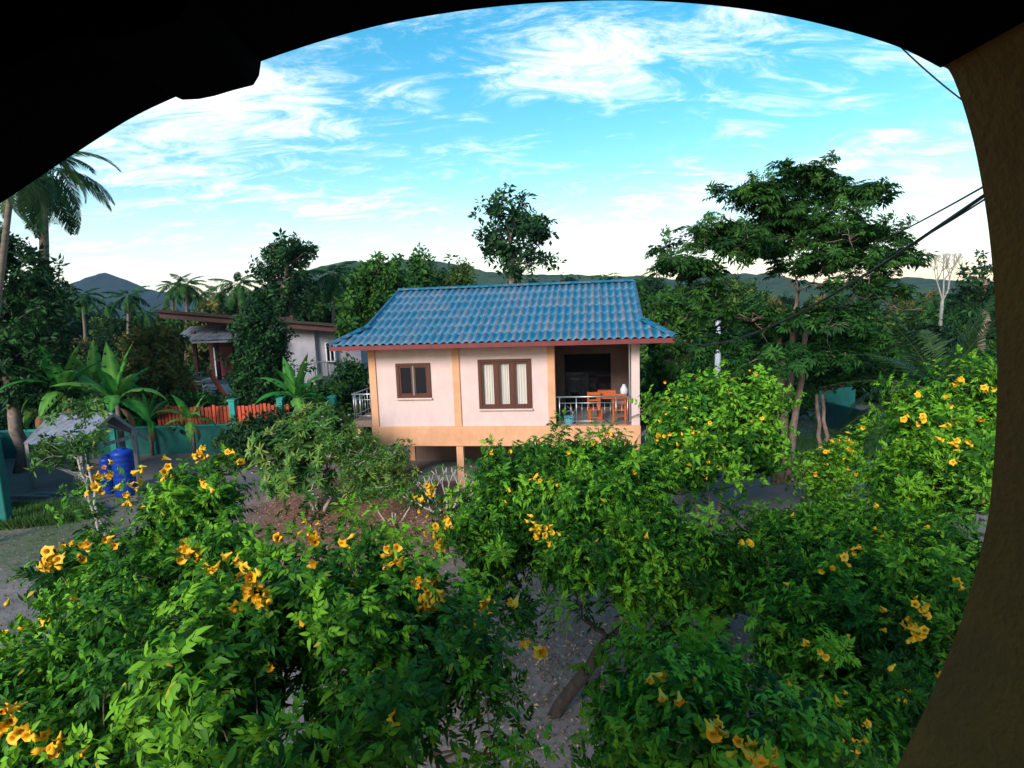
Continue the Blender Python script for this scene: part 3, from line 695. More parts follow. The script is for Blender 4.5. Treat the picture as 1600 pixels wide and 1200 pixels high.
for uu in (UB0 - .02, UB1 + .02):
    d = Vector((0, VR - VG, RIDGE - GW)); n = 9
    for i in range(n):
        o = link('verge_cap', cm, house); o.location = Vector((uu, VG, GW + .05)) + d * i / n; o.rotation_euler = (0, -math.asin(d.normalized().z), math.pi / 2); o.scale = (1, .5, .8)
# fascia, soffit
MB().box(-OVL + .03, V0 + .02, EAVE_W - .145, HW + OVR - .05, V0 + .06, EAVE_W - .005).build('fascia_board', MT['fascia'], house)
MB().box(-OVL + .03, V0 + .062, EAVE_W - .145, -OVL + .07, HD + .9, EAVE_W - .005).build('fascia_board', MT['fascia'], house)
MB().box(HW + OVR - .09, V0 + .062, EAVE_W - .145, HW + OVR - .05, HD + .9, EAVE_W - .005).build('fascia_board', MT['fascia'], house)
mb = MB(); z = EAVE_W - .10
mb.box(-OVL + .07, V0 + .06, z, HW + OVR - .09, -.02, z + .02); mb.box(-OVL + .07, -.02, z, -.02, HD + .8, z + .02); mb.box(HW + .02, -.02, z, HW + OVR - .09, HD + .8, z + .02)
mb.build('soffit', MT['soffit'], house)
# veranda railing
def railing(u0, u1, v, w, parent, bars, h=.93, ax='u'):
    def pp(a, z): return (a, v, w + z) if ax == 'u' else (v, a, w + z)
    rl = MB().tube([pp(u0, h), pp(u1, h)], .026, 8).build('railing', MT['steel'], parent, smooth=True)
    for z in (h - .20, .14): MB().tube([pp(u0 + .12, z), pp(u1 - .12, z)], .013, 6).build('rail', MT['steel'], rl, smooth=True)
    for k in range(bars):
        a = u0 + .12 + (u1 - u0 - .24) * k / (bars - 1); big = k in (0, bars - 1, bars // 4, (bars * 4) // 5)
        MB().tube([pp(a, .0 if big else .14), pp(a, h if big else h - .2)], .018 if big else .008, 6).build('baluster', MT['steel'], rl, smooth=True)
railing(P3 + CW, P4, .08, HF, house, 13)
# side balcony on the left
mb = MB(); mb.box(-1.25, 1.2, HF - .25, -.02, HD - .5, HF - .02); bal = mb.build('balcony_slab', MT['darkint'], house)
railing(-1.22, -.06, 1.26, HF, house, 6); railing(1.26, HD - .6, -1.22, HF, house, 22, ax='v')
for v in (1.4, 6.6): MB().box(-1.2, v, -.1, -1.02, v + .18, HF - .25).build('stilt', MT['orange'], house)
# lamp, hanging under the veranda eave
def at_house(o, u, v, w, rz=0):
    q = Hw(u, v, w); o.location = tuple(q); o.rotation_euler = (0, 0, HYAW + rz)
# furniture in the veranda: each a thing
def chair(label, u, v, rz, group='orange wooden chairs on the veranda'):
    t_ = thing('wooden_chair', label, 'chair', (0, 0, 0), 0, group); at_house(t_, u, v, HF, rz)
    MB().box(-.21, -.2, .42, .21, .2, .46).build('seat', MT['teak'], t_, bevel=.005)
    for x in (-.19, .19): 
        MB().box(x - .025, -.2, 0, x + .025, -.15, .42).build('leg', MT['teak'], t_); MB().box(x - .028, .15, 0, x + .028, .205, .98).build('leg', MT['teak'], t_)
    b_ = MB(); b_.box(-.162, .16, .86, .162, .195, .97); b_.box(-.162, .165, .66, .162, .19, .73); b_.build('backrest', MT['teak'], t_)
    MB().box(-.165, -.19, .16, .165, -.165, .20).build('stretcher', MT['teak'], t_)
    return t_
chair('orange wooden chair left of the veranda table, nearer the dark door', 7.45, .62, .15)
chair('orange wooden chair pulled up at the right end of the veranda', 8.25, .50, math.pi - .1)
tb = thing('wooden_table', 'orange wooden table in the right corner of the veranda', 'table'); at_house(tb, 8.05, 1.25, HF)
MB().box(-.55, -.35, .72, .55, .35, .76).build('tabletop', MT['teak'], tb, bevel=.005)
for x in (-.5, .5):
    for y in (-.3, .3): MB().box(x - .035, y - .035, 0, x + .035, y + .035, .72).build('leg', MT['teak'], tb)
bx = thing('wooden_box', 'small orange wooden box on the veranda table', 'box'); at_house(bx, 7.85, 1.15, HF + .76)
MB().box(-.3, -.12, 0, .3, .12, .22).build('carcass', MT['teak'], bx, bevel=.006); MB().box(-.26, -.135, .03, .02, -.122, .19).build('drawer', MT['teak'], bx)
vs = thing('vase', 'pale rounded vase beside the veranda post', 'vase'); at_house(vs, 8.42, 1.05, HF + .76)
mb = MB(); mb.tube([(0, 0, 0), (0, 0, .03), (0, 0, .12), (0, 0, .24), (0, 0, .33), (0, 0, .38), (0, 0, .42)], [.06, .08, .12, .13, .09, .05, .06], 12); mb.build('body', MT['lamp'], vs, smooth=True)
bk = thing('bucket', 'pale blue bucket on the veranda floor by the railing', 'bucket'); at_house(bk, 6.62, .42, HF)
MB().tube([(0, 0, 0), (0, 0, .24)], [.15, .19], 14).build('pail', MT['lightblue'], bk, smooth=False)
h_ = MB(); h_.tube([(-.19, 0, .22), (-.15, 0, .36), (0, 0, .42), (.15, 0, .36), (.19, 0, .22)], .008, 5); h_.build('handle', MT['steel'], bk)
st = thing('dry_twig', 'pale dry twig stuck in the blue bucket', 'twig'); at_house(st, 6.68, .42, HF + .03)
mb = MB(); mb.tube([(0, 0, 0), (.05, 0, .3), (-.02, .02, .62)], [.012, .01, .004], 5); mb.tube([(.05, 0, .3), (.2, 0, .5)], [.008, .003], 4); mb.tube([(.03, 0, .4), (-.14, 0, .56)], [.007, .003], 4); mb.build('stem', MT['barkpale'], st)
cp_ = MB(); 
for k in range(7):
    a = k * .9; cp_.quad((.2 + .02 * k, 0, .48), (.26 + .01 * k, .04, .5), (.2 + .08 * math.cos(a), .03, .56), (.18 + .06 * math.cos(a), 0, .52))
cp_.build('leaf', MT['litter'], st)

# ================================================================== THE GREY NEIGHBOUR HOUSE
NY = 32.0
nh = thing('grey_house', 'grey house with a sloping slab roof and maroon timber porch', 'house', tuple(foot(400, NY)))
NB = foot(400, NY)
def N(px, py, Y_=NY): return Vector(P(px, py, Y_) - NB)
def nx(px, Y_=NY): return P(px, 500, Y_)[0] - NB[0]
def nz(py, px=400, Y_=NY): return P(px, py, Y_)[2]
xl, xm, xc, xr = nx(298), nx(441), nx(489), nx(545)
# grey walls
wz_r = nz(514, 489); 
mb = MB(); mb.v = [(xm, 0, -.1), (xc, 0, -.1), (xc, 0, nz(509, 489)), (xm, 0, nz(501, 441)), (xm, 7, -.1), (xc, 7, -.1), (xc, 7, nz(509, 489) - 1.1), (xm, 7, nz(501, 441) - 1.1)]
mb.f = [(0, 1, 2, 3), (4, 7, 6, 5), (0, 3, 7, 4), (1, 5, 6, 2), (3, 2, 6, 7)]; mb.build('wall', MT['greywall'], nh)
mb = MB(); x2 = xr + .3; mb.v = [(xc, .3, -.1), (x2, .9, -.1), (x2, .9, nz(517, 545)), (xc, .3, nz(510, 489)), (xc, 7, -.1), (x2, 7, -.1), (x2, 7, nz(517, 545) - 1.1), (xc, 7, nz(510, 489) - 1.1)]
mb.f = [(0, 1, 2, 3), (4, 7, 6, 5), (1, 5, 6, 2), (3, 2, 6, 7)]; mb.build('wall', MT['greywall'], nh)
# roof slab
def slab(pts, th, name, m, parent, dy0, dy1):
    mb = MB(); (x0, z0), (x1, z1) = pts; dz = .13 * (dy1 - dy0)
    mb.v = [(x0, dy0, z0), (x1, dy0, z1), (x1, dy0, z1 - th), (x0, dy0, z0 - th), (x0, dy1, z0 - dz), (x1, dy1, z1 - dz), (x1, dy1, z1 - th - dz), (x0, dy1, z0 - th - dz)]
    mb.f = [(0, 3, 2, 1), (4, 5, 6, 7), (0, 1, 5, 4), (3, 7, 6, 2), (0, 4, 7, 3), (1, 2, 6, 5)]; return mb.build(name, m, parent)
slab([(nx(264), nz(483, 264)), (nx(546), nz(506, 546))], .14, 'roof', MT['barkdark'], nh, -1.2, 7.5)
slab([(nx(267), nz(487.5, 267)), (nx(546), nz(510, 546))], .30, 'fascia_board', MT['darkfascia'], nh, -1.0, -.95)
# maroon recessed front on the left
mb = MB(); mb.box(xl, 1.6, nz(594), xm, 1.75, nz(497)); mb.build('porch_wall', MT['maroon'], nh)
mb = MB(); mb.box(xl - .1, .0, nz(592) - .2, xm, 1.7, nz(592)); mb.build('porch_floor', MT['concrete'], nh)
MB().box(nx(305), .02, -.1, nx(372), .14, nz(594)).build('lower_wall', MT['whitewall'], nh)
MB().box(nx(372), .3, -.1, xm, .4, nz(594)).build('lower_wall', MT['darkint'], nh)
for px in (298, 332, 372, 436): MB().box(nx(px) - .09, .05, nz(592), nx(px) + .09, .2, nz(515)).build('porch_post', MT['maroon'], nh)
MB().box(nx(307), 1.45, nz(590), nx(311), 1.55, nz(543)).build('door_frame', MT['white'], nh)
MB().box(nx(311), 1.5, nz(590), nx(338), 1.58, nz(543)).build('door', MT['fascia'], nh)
MB().box(nx(342), 1.5, nz(588), nx(362), 1.58, nz(545)).build('door', MT['fascia'], nh)
# awning of tin sheets on the left porch
aw = MB(); n = 46
x0, x1 = nx(275), nx(440)
for i in range(n):
    a = x0 + (x1 - x0) * i / n; b_ = x0 + (x1 - x0) * (i + 1) / n; h1 = .03 * (i % 2); h2 = .03 * ((i + 1) % 2)
    aw.quad((a, -1.0, nz(528) + h1), (b_, -1.0, nz(528) + h2), (b_, 1.5, nz(507) + h2), (a, 1.5, nz(507) + h1))
aw.build('awning', MT['tin'], nh)
MB().box(x0, -1.02, nz(532), x1, -.98, nz(529)).build('awning_beam', MT['greywood'], nh)
# window and balcony rail on the right part
f = MB(); a, b_, z0, z1 = nx(502), nx(517), nz(567, 510), nz(536, 510)
yy = .38
for q in ((a, z0, a + .07, z1), (b_ - .07, z0, b_, z1), (a + .07, z1 - .07, b_ - .07, z1), (a + .07, z0, b_ - .07, z0 + .07), ((a + b_) / 2 - .03, z0 + .07, (a + b_) / 2 + .03, z1 - .07)): f.box(q[0], yy - .1, q[1], q[2], yy + .2, q[3])
wn = f.build('window', MT['white'], nh); MB().box(a + .05, yy - .02, z0 + .05, b_ - .05, yy, z1 - .05).build('pane', MT['glass'], wn)
rl = MB().tube([(nx(492), -.6, nz(564, 500)), (nx(548), -.6, nz(565, 540))], .035, 6).build('railing', MT['greywood'], nh)
MB().tube([(nx(492), -.6, nz(587, 500)), (nx(548), -.6, nz(588, 540))], .03, 6).build('rail', MT['greywood'], rl)
for i in range(12): MB().tube([(nx(492 + i * 5), -.6, nz(588, 500)), (nx(492 + i * 5), -.6, nz(564, 500))], .012 if i % 4 else .035, 5).build('baluster', MT['greywood'], rl)
MB().box(nx(490), -.7, nz(592, 500), nx(550), .3, nz(588, 500)).build('balcony_slab', MT['concrete'], nh)
# orange stair stringers
s_ = MB(); s_.beam(N(286, 580, NY - 1.5), N(338, 655, NY - 4.5), .10, .30); st_ = s_.build('stair_stringer', MT['slat'], nh)
s_ = MB(); s_.beam(N(292, 580, NY - 1.5) + Vector((.9, .4, 0)), N(338, 655, NY - 4.5) + Vector((.9, .4, 0)), .10, .30); s_.build('stair_stringer', MT['slat'], nh)
for i in range(9):
    q = N(286, 580, NY - 1.5).lerp(N(338, 655, NY - 4.5), (i + .5) / 9); MB().box(q.x + .05, q.y - .1, q.z - .02, q.x + .95, q.y + .3, q.z + .03).build('stair_tread', MT['greywood'], nh)

# ================================================================== BOUNDARY WALLS, FENCE
FY = 25.5
def wallbox(name, label, a, b_, h, m, cat='wall', th=.18, posts=0, coping=True):
    a = Vector((a[0], a[1], 0)); b_ = Vector((b_[0], b_[1], 0)); d = b_ - a; L = d.length
    r = thing(name, label, cat, tuple(a), math.atan2(d.y, d.x))
    MB().box(0, -th / 2, -.1, L, th / 2, h).build('panel', m, r)
    if coping: MB().box(0, -th / 2 - .03, h, L, th / 2 + .03, h + .07).build('coping', MT['tealpost'], r)
    return r, L
xa = P(-60, 600, FY)[0]; xb = P(560, 600, FY)[0]
bw, L = wallbox('boundary_wall', 'long teal boundary wall with red orange slats standing on it', (xa, FY), (xb, FY - .2), 1.22, MT['teal'])
s0 = P(243, 600, FY)[0] - xa; s1 = P(452, 600, FY)[0] - xa; n = 36
rs = random.Random(5)
for i in range(n):
    x = s0 + (s1 - s0) * i / n; h = 2.10 + rs.uniform(-.05, .05)
    o = MB().box(0, -.012, 0, .125, .012, h - 1.31).build('slat', MT['slat'], bw); o.location = (x, -.03, 1.31); o.rotation_euler = (0, rs.uniform(-.02, .02), 0)
MB().box(s0, .02, 1.45, s1, .05, 1.52).build('fence_rail', MT['greywood'], bw); MB().box(s0, .02, 1.92, s1, .05, 1.99).build('fence_rail', MT['greywood'], bw)
for px in (170, 363, 438, 520):
    x = P(px, 600, FY)[0] - xa; MB().box(x - .13, -.15, 0, x + .13, .15, 2.3).build('post', MT['tealpost'], bw, bevel=.01); MB().box(x - .17, -.19, 2.301, x + .17, .19, 2.38).build('post_cap', MT['tealpost'], bw)
wallbox('side_wall', 'teal wall at the left edge running towards the camera', (P(-40, 600, 17)[0], 17.2), (xa - .2, FY - .3), 1.9, MT['teal'])
gp = thing('gate_post', 'tall teal gate post at the extreme left edge', 'post', tuple(foot(-24, 16.6)))
MB().box(-.13, -.13, -.1, .13, .13, 2.7).build('shaft', MT['teal'], gp, bevel=.02); MB().box(-.16, -.16, 2.7, .16, .16, 2.78).build('cap', MT['teal'], gp)
ra, rb = G(1285, 664), G(1520, 738)
wallbox('far_right_wall', 'dark teal wall behind the lawn on the right', (ra[0], ra[1]), (rb[0], rb[1]), 1.15, MT['darkteal'], coping=False)
wp = thing('wall_post', 'teal post beside the stacked red pots', 'post', tuple(foot(1290, 30.5))); MB().box(-.22, -.2, -.1, .22, .2, 2.1).build('shaft', MT['tealpost'], wp, bevel=.02); MB().box(-.28, -.26, 2.1, .28, .26, 2.22).build('cap', MT['tealpost'], wp)
lg = thing('low_wall', 'low teal ledge carrying red clay pots', 'wall', tuple(foot(1305, 30))); MB().box(-.9, -.15, -.1, 1.0, .15, 1.2).build('panel', MT['teal'], lg)
rs = random.Random(2)
POTM = mat('red clay pot', (.42, .07, .03), .7, (.3, .05, .03), 4)
potm = MB().tube([(0, 0, 0), (0, 0, .24), (0, 0, .24), (0, 0, .3)], [.11, .17, .20, .20], 12).mesh('clay_pot', POTM, True)
for i, (dx, dz) in enumerate(((-.5, 0), (-.08, 0), (.34, 0), (-.3, .31), (.14, .31))):
    q = foot(1305, 30)
    o = link('clay_pot', potm, None); o.location = (q[0] + dx, q[1], 1.2 + dz)
    tag(o, ['red clay pot at the left end of the ledge', 'red clay pot in the middle of the ledge', 'red clay pot at the right end of the ledge', 'left upper clay pot stacked on the others', 'right upper clay pot stacked on the others'][i], 'pot', 'red clay pots on the ledge')
cpole = thing('concrete_pole', 'white concrete pole among trees right of the blue roof', 'pole', tuple(foot(1121, 27)))
MB().tube([(0, 0, -.1), (0, 0, nz(500, 1121, 27))], [.17, .12], 8).build('shaft', MT['whitewall'], cpole, smooth=True)

# ================================================================== SHED AND TANK
SY = 21.0
sh = thing('tool_shed', 'small open shed with a rusty corrugated tin roof', 'shed', tuple(foot(130, SY)))
SB = foot(130, SY)
def SP(px, py, Y_=SY): return Vector(P(px, py, Y_) - SB)
def tinsheet(a, b_, c, d, n, parent):
    """corrugated sheet: a-b lower edge, d-c upper edge"""
    mb = MB()
    nrm = (b_ - a).cross(d - a).normalized()
    for i in range(n):
        t0, t1 = i / n, (i + 1) / n; h0 = nrm * (.05 if i % 2 else -.0); h1 = nrm * (.05 if (i + 1) % 2 else -.0)
        mb.quad(a.lerp(b_, t0) + h0, a.lerp(b_, t1) + h1, d.lerp(c, t1) + h1, d.lerp(c, t0) + h0)
    mb.build('roof_sheet', MT['tin'], parent)
RgA, RgB = SP(80, 646, SY + 1.3), SP(176, 645, SY - .9)           # ridge
LoA, LoB = SP(35, 694, SY - .6), SP(112, 699, SY - 2.6)
HiA, HiB = SP(170, 668, SY + 2.2), SP(231, 684, SY + .4)
for i in range(2): tinsheet(LoA.lerp(LoB, i / 2 - (.01 if i else 0)), LoA.lerp(LoB, (i + 1) / 2), RgA.lerp(RgB, (i + 1) / 2), RgA.lerp(RgB, i / 2 - (.01 if i else 0)), 10, sh)
for i in range(2): tinsheet(HiB.lerp(HiA, i / 2), HiB.lerp(HiA, (i + 1) / 2), RgB.lerp(RgA, (i + 1) / 2), RgB.lerp(RgA, i / 2), 9, sh)
MB().beam(LoB + Vector((0, 0, -.06)), RgB + Vector((0, 0, -.06)), .06, .10).build('rafter', MT['greywood'], sh)
MB().beam(HiB + Vector((0, 0, -.06)), RgB + Vector((0, 0, -.06)), .06, .10).build('rafter', MT['greywood'], sh)
for (q, dz) in ((LoA.lerp(RgA, .12), 0), (LoB.lerp(RgB, .15), 0), (RgB.lerp(HiB, .55), 0), (RgA.lerp(HiA, .5), 0)):
    mb = MB(); mb.beam(Vector((q.x, q.y, -.1)), Vector((q.x + .04, q.y, q.z - .1)), .13, .13, (0, 1, 0)); mb.build('post', MT['greywood'], sh)
q = LoB.lerp(RgB, .15); q2 = RgB.lerp(HiB, .55); MB().beam(Vector((q.x, q.y - .05, 1.75)), Vector((q2.x, q2.y - .05, 1.78)), .06, .12).build('crossbeam', MT['greywood'], sh)
MB().beam(Vector((LoA.x + .3, LoA.y, 1.2)), Vector((LoB.x + .6, LoB.y + .4, .5)), .05, .07).build('brace', MT['greywood'], sh)
for i, (px, py, Yt, lab, wd, h) in enumerate(((176, 745, SY - 1.6, 'tall blue ribbed plastic tank under the shed corner', .34, 1.55), (152, 748, SY - 1.3, 'narrower blue plastic barrel left of the tall tank', .24, 1.25))):
    q = foot(px, Yt); tk = thing('water_tank', lab, 'tank', tuple(q)); pr = []; rr = []
    k = 9
    for j in range(k):
        z = h * j / k; pr += [(0, 0, z + .02), (0, 0, z + h / k * .3), (0, 0, z + h / k * .7)]; rr += [wd * .96, wd, wd]
    pr += [(0, 0, h), (0, 0, h + .07)]; rr += [wd * .93, wd * .6]
    MB().tube(pr, rr, 20).build('body', MT['blue'], tk, smooth=True); MB().tube([(0, 0, h + .07), (0, 0, h + .12)], [wd * .4, wd * .38], 14).build('lid', MT['blue'], tk)
sk = thing('cement_sack', 'pale sack slumped on the ground inside the shed', 'sack', tuple(foot(106, SY - .6)))
mb = MB(); mb.tube([(0, 0, 0), (0, 0, .1), (.02, 0, .35), (.0, .02, .55), (0, 0, .62)], [.2, .27, .25, .2, .08], 9); mb.build('bag', MT['greywood'], sk, smooth=True)
pk = MB()
for i in range(5): pass
for i, (dx, dy, rz) in enumerate(((-.7, -1.4, .2), (-.2, -1.7, -.1), (.5, -1.5, .05))):
    o = MB().box(-.6, -.07, 0, .6, .07, .03).build('plank', MT['greywood']); q = foot(95, SY); o.location = (q[0] + dx, q[1] + dy, .06 + .035 * i); o.rotation_euler = (0, 0, rz)
    tag(o, ['weathered plank lying lowest in front of the shed', 'weathered plank lying across the lowest one', 'weathered plank on top, nearest the blue tank'][i], 'plank', 'loose planks in front of the shed')
# ================================================================== PALMS, BANANAS
def frondmesh(name, L, nl, ll, droop, m, seed, hang=.9, wl=.05, hi=False):
    """one pinnate frond along +x, arching down"""
    rng = np.random.default_rng(seed); V = []; F = []; Tn = []
    def rp(s): return np.array([L * (math.sin(droop * s) / droop), 0, -L * (1 - math.cos(droop * s)) / droop])
    n = 0; ns = 10
    for i in range(ns + 1):
        s = i / ns; p = rp(s); w = .035 * L / 4 * (1 - .8 * s) + .004
        V += [p + [0, -w, 0], p + [0, w, 0], p + [0, 0, -w * 1.3]]; Tn += [.8] * 3
        if i < ns:
            a = n + i * 3
            F += [(a, a + 3, a + 1), (a + 1, a + 3, a + 4), (a + 1, a + 4, a + 2), (a + 2, a + 4, a + 5), (a, a + 2, a + 5), (a, a + 5, a + 3)]
    n = len(V)
    for sg in (-1, 1):
        for i in range(nl):
            s = .16 + .84 * (i + rng.uniform(-.3, .3)) / nl; s = min(s, .995); p = rp(s); a = droop * s
            fx = np.array([math.cos(a), 0, -math.sin(a)]); out = np.array([0, sg, 0.]); l = ll * math.sin(math.pi * min(.95, .2 + .75 * s)) * rng.uniform(.8, 1.1)
            d = out * rng.uniform(.6, .9) + fx * rng.uniform(.5, .8) + np.array([0, 0, .15]); d /= np.linalg.norm(d)
            hg = hang * rng.uniform(.6, 1.3); m1 = p + d * l * .5 + [0, 0, -.12 * l * hg]; d2 = d + np.array([0, 0, -hg]); d2 /= np.linalg.norm(d2); e = m1 + d2 * l * .55
            w = fx * wl * .5; k = len(V); V += [p - w * .6, p + w * .6, m1 + w, m1 - w, e]; tt = rng.uniform(.1, .7); Tn += [tt] * 5
            F += [(k, k + 1, k + 2), (k, k + 2, k + 3), (k + 3, k + 2, k + 4)]
    return npmesh(name, V, F, m, Tn)
FR_FAR = [frondmesh('frond', 4.2, 20, 1.15, d, MT['rain'], i, 1.5, .2) for i, d in enumerate((.7, 1.1, 1.6))]
FR_NEAR = [frondmesh('frond', 4.6, 74, 1.1, d, MT['dark'] if i < 2 else MT['palm'], 10 + i, 2.0, .085) for i, d in enumerate((1.0, 1.5, 1.9))]
FR_YOUNG = [frondmesh('frond', 4.2, 46, .95, d, MT['palm'], 20 + i, .5, .07) for i, d in enumerate((.35, .7, 1.1))]
FR_DRY = [frondmesh('frond', 3.2, 26, .7, 1.5, MT['dry'], 30, 2.0, .05)]
FR_GREY = [frondmesh('frond', 2.6, 40, .55, 1.5, MT['deadgrey'], 31, 1.4, .035)]
def palm(label, base, top, fronds, n, seed, cat='palm tree', name='coconut_palm', group=None, scale=1.0, rb=.17, rt=.11, tilt=(-.9, .95), dry=0, lean=.3, az=None, nuts=False):
    rng = random.Random(seed); base = Vector(base); top = Vector(top); root = thing(name, label, cat, tuple(base), 0, group)
    d = top - base; mb = MB(); pts = []; rr = []
    for i in range(13):
        t_ = i / 12; q = d * t_; q.x += lean * math.sin(math.pi * t_) * .5; pts.append(q); rr.append((rb + (rt - rb) * t_) * (1.35 if i == 0 else 1) * (1 + .05 * (i % 2)))
    mb.tube(pts, rr, 8).build('trunk', MT['palmtrunk'], root, smooth=True)
    for i in range(n):
        f = rng.choice(fronds); o = link('frond', f, root); u = (i + .5) / n; el = tilt[1] + (tilt[0] - tilt[1]) * u
        o.location = tuple(d); a_ = (i * 2.4 + rng.uniform(-.3, .3)) if az is None else az[i % len(az)]
        o.rotation_euler = (rng.uniform(-.35, .35), -el, a_); s = scale * rng.uniform(.82, 1.08); o.scale = (s, s, s)
    for i in range(dry):
        o = link('frond', FR_DRY[0], root, label='dead brown frond hanging down'); o.location = tuple(d); o.rotation_euler = (0, 1.0, i * 2.1 + .5); s = scale * .8; o.scale = (s, s, s)
    return root
far = [(128, 462, 52, 13), (200, 462, 50, 12), (166, 478, 62, 11), (270, 448, 54, 15), (291, 444, 50, 16), (372, 444, 46, 13), (340, 458, 64, 14), (519, 428, 44, 15), (945, 434, 58, 9), (992, 440, 60, 11), (313, 462, 66, 12), (228, 490, 58, 10), (62, 500, 46, 11), (1455, 470, 60, 9)]
flab = ['coconut palm below the left slope of the blue mountain', 'tall slim coconut palm right of the mountain peak', 'shorter coconut palm between the two palms under the peak', 'left palm of the close pair left of the grey house roof', 'right palm of the close pair above the grey house roof corner',
        'coconut palm standing over the middle of the grey house roof', 'small distant palm between the pair and the palm over the roof', 'coconut palm with hanging dead fronds left of the blue roof', 'small palm top peeping above the blue roof ridge', 'small palm top at the right end of the blue roof ridge',
        'distant palm just right of the close pair', 'low palm between the slim palm and the grey house', 'dim palm beside the large dark tree at the left edge', 'small palm near the bare tree on the right skyline']
for i, ((px, py, Y_, n), lb) in enumerate(zip(far, flab)):
    t_ = P(px, py, Y_); b_ = foot(px + random.Random(i).uniform(-8, 8), Y_); palm(lb, b_, t_, FR_FAR, n + 7, 40 + i, group='coconut palms in the valley', scale={7: .62, 5: .55}.get(i, .5), dry=3 if i in (7, 5) else 0)
# near palm at the upper left, its crown partly behind the eave
ntop = P(66, 262, 25)
palm('near coconut palm hanging its fronds below the dark eave at upper left', foot(50, 25), ntop, FR_NEAR, 1, 5, tilt=(.1, .1), scale=.01, rb=.2, rt=.15, lean=.2)
nroot = [o for o in COL.objects if o.get('label', '').startswith('near coconut')][0]
for o in [c for c in COL.objects if c.parent == nroot and c.name.startswith('frond')]: bpy.data.objects.remove(o)
rng = random.Random(8)
d = tuple(Vector(ntop) - Vector(foot(50, 25)))
for (a_, el, fi, s) in ((-.1, .55, 1, .62), (.2, .15, 1, .60), (-.5, -.25, 1, .60), (.1, -.55, 1, .62), (-.9, -.7, 1, .6), (-1.3, -.95, 0, .62), (-.4, -1.0, 0, .58), (.9, .1, 1, .6), (1.6, .4, 2, .6), (2.6, .3, 2, .6), (3.4, 0, 2, .6), (-2.2, -.4, 2, .6), (-1.7, -.1, 2, .62), (0, .9, 2, .66), (2.2, -.3, 2, .6)):
    o = link('frond', FR_NEAR[fi], nroot); o.location = d; s *= 1.08; o.rotation_euler = (rng.uniform(-.5, .5), -el, a_); o.scale = (s, s, s)
for a_ in (-2.4, -1.2):
    o = link('frond', FR_DRY[0], nroot, label='dead brown frond hanging down'); o.location = d; o.rotation_euler = (0, 1.15, a_); o.scale = (.8,) * 3
palm('leaning grey palm trunk at the left edge before the dark tree', foot(-85, 15), P(26, 225, 15), FR_NEAR, 8, 15, scale=.5, rb=.085, rt=.065, lean=-.1)
# young palm on the right with long upright fronds
palm('young coconut palm with long upright fronds on the right', foot(1468, 15), P(1470, 612, 15), FR_YOUNG, 15, 21, scale=.74, rb=.2, rt=.18, tilt=(-.25, 1.35), lean=.05)
palm('drooping palm with dark fronds behind the young right palm', foot(1400, 24), P(1398, 600, 24), FR_YOUNG, 12, 23, scale=.8, rb=.2, rt=.18, tilt=(-.5, 1.0), lean=.05)
# palm beside the house with dry and grey fronds
rp_ = palm('low palm with dry brown and grey fronds right of the house', foot(1062, 17.5), P(1058, 665, 17.5), FR_YOUNG, 3, 24, scale=.35, rb=.14, rt=.14, tilt=(.9, 1.3), lean=0)
dd = Vector(P(1058, 665, 17.5)) - Vector(foot(1062, 17.5))
for (a_, el, f, s) in ((2.9, .9, FR_GREY[0], .62), (3.3, .45, FR_GREY[0], .6), (2.7, 1.0, FR_DRY[0], .5), (3.0, 1.3, FR_DRY[0], .45), (2.2, 1.25, FR_DRY[0], .42), (.6, 1.2, FR_GREY[0], .8)):
    o = link('frond', f, rp_); o.location = tuple(dd); o.rotation_euler = (0, -el, a_); o.scale = (s,) * 3

def bananaleaf(L, Wd, droop, seed, m):
    rng = np.random.default_rng(seed); n = 16; V = []; F = []; Tn = []
    def rp(s): return np.array([L * (math.sin(droop * s) / droop), 0, -L * (1 - math.cos(droop * s)) / droop])
    # petiole
    for i in range(n + 1):
        s = .12 + .88 * i / n; p = rp(s); w = Wd * .5 * math.sin(math.pi * min(1, (.06 + .94 * i / n)) ** .75) if i < n else .01
        a = droop * s; up = np.array([math.sin(a), 0, math.cos(a)])
        for k, (q, z) in enumerate(((-1, .0), (-.5, .10), (0, 0), (.5, .10), (1, .0))):
            V.append(p + np.array([0, q * w, 0]) + up * z * w * 2 + np.array([rng.uniform(-.01, .01), 0, -abs(q) * w * .25 * rng.uniform(.5, 1.8)])); Tn.append(.9 if k == 2 else .4 + .2 * math.sin(i * 1.7 + k))
    for i in range(n):
        for k in range(4):
            a = i * 5 + k
            if (k in (0, 3)) and rng.random() < .22:
                F += [(a, a + 1, a + 6)] if k == 3 else [(a + 1, a + 6, a + 5)]
            else: F += [(a, a + 1, a + 6), (a, a + 6, a + 5)]
    k = len(V); V += [np.array([0, -.03, 0]), np.array([0, .03, 0]), rp(.14) + [0, .02, 0], rp(.14) - [0, .02, 0]]; Tn += [.9] * 4; F += [(k, k + 1, k + 2), (k, k + 2, k + 3)]
    return npmesh('leaf', V, F, m, Tn)
BL = [bananaleaf(2.3, .58, d, i, MT['banana']) for i, d in enumerate((.5, .9, 1.3, 1.8, 2.2))]
BLD = [bananaleaf(1.9, .45, 2.2, 9, MT['dry'])]
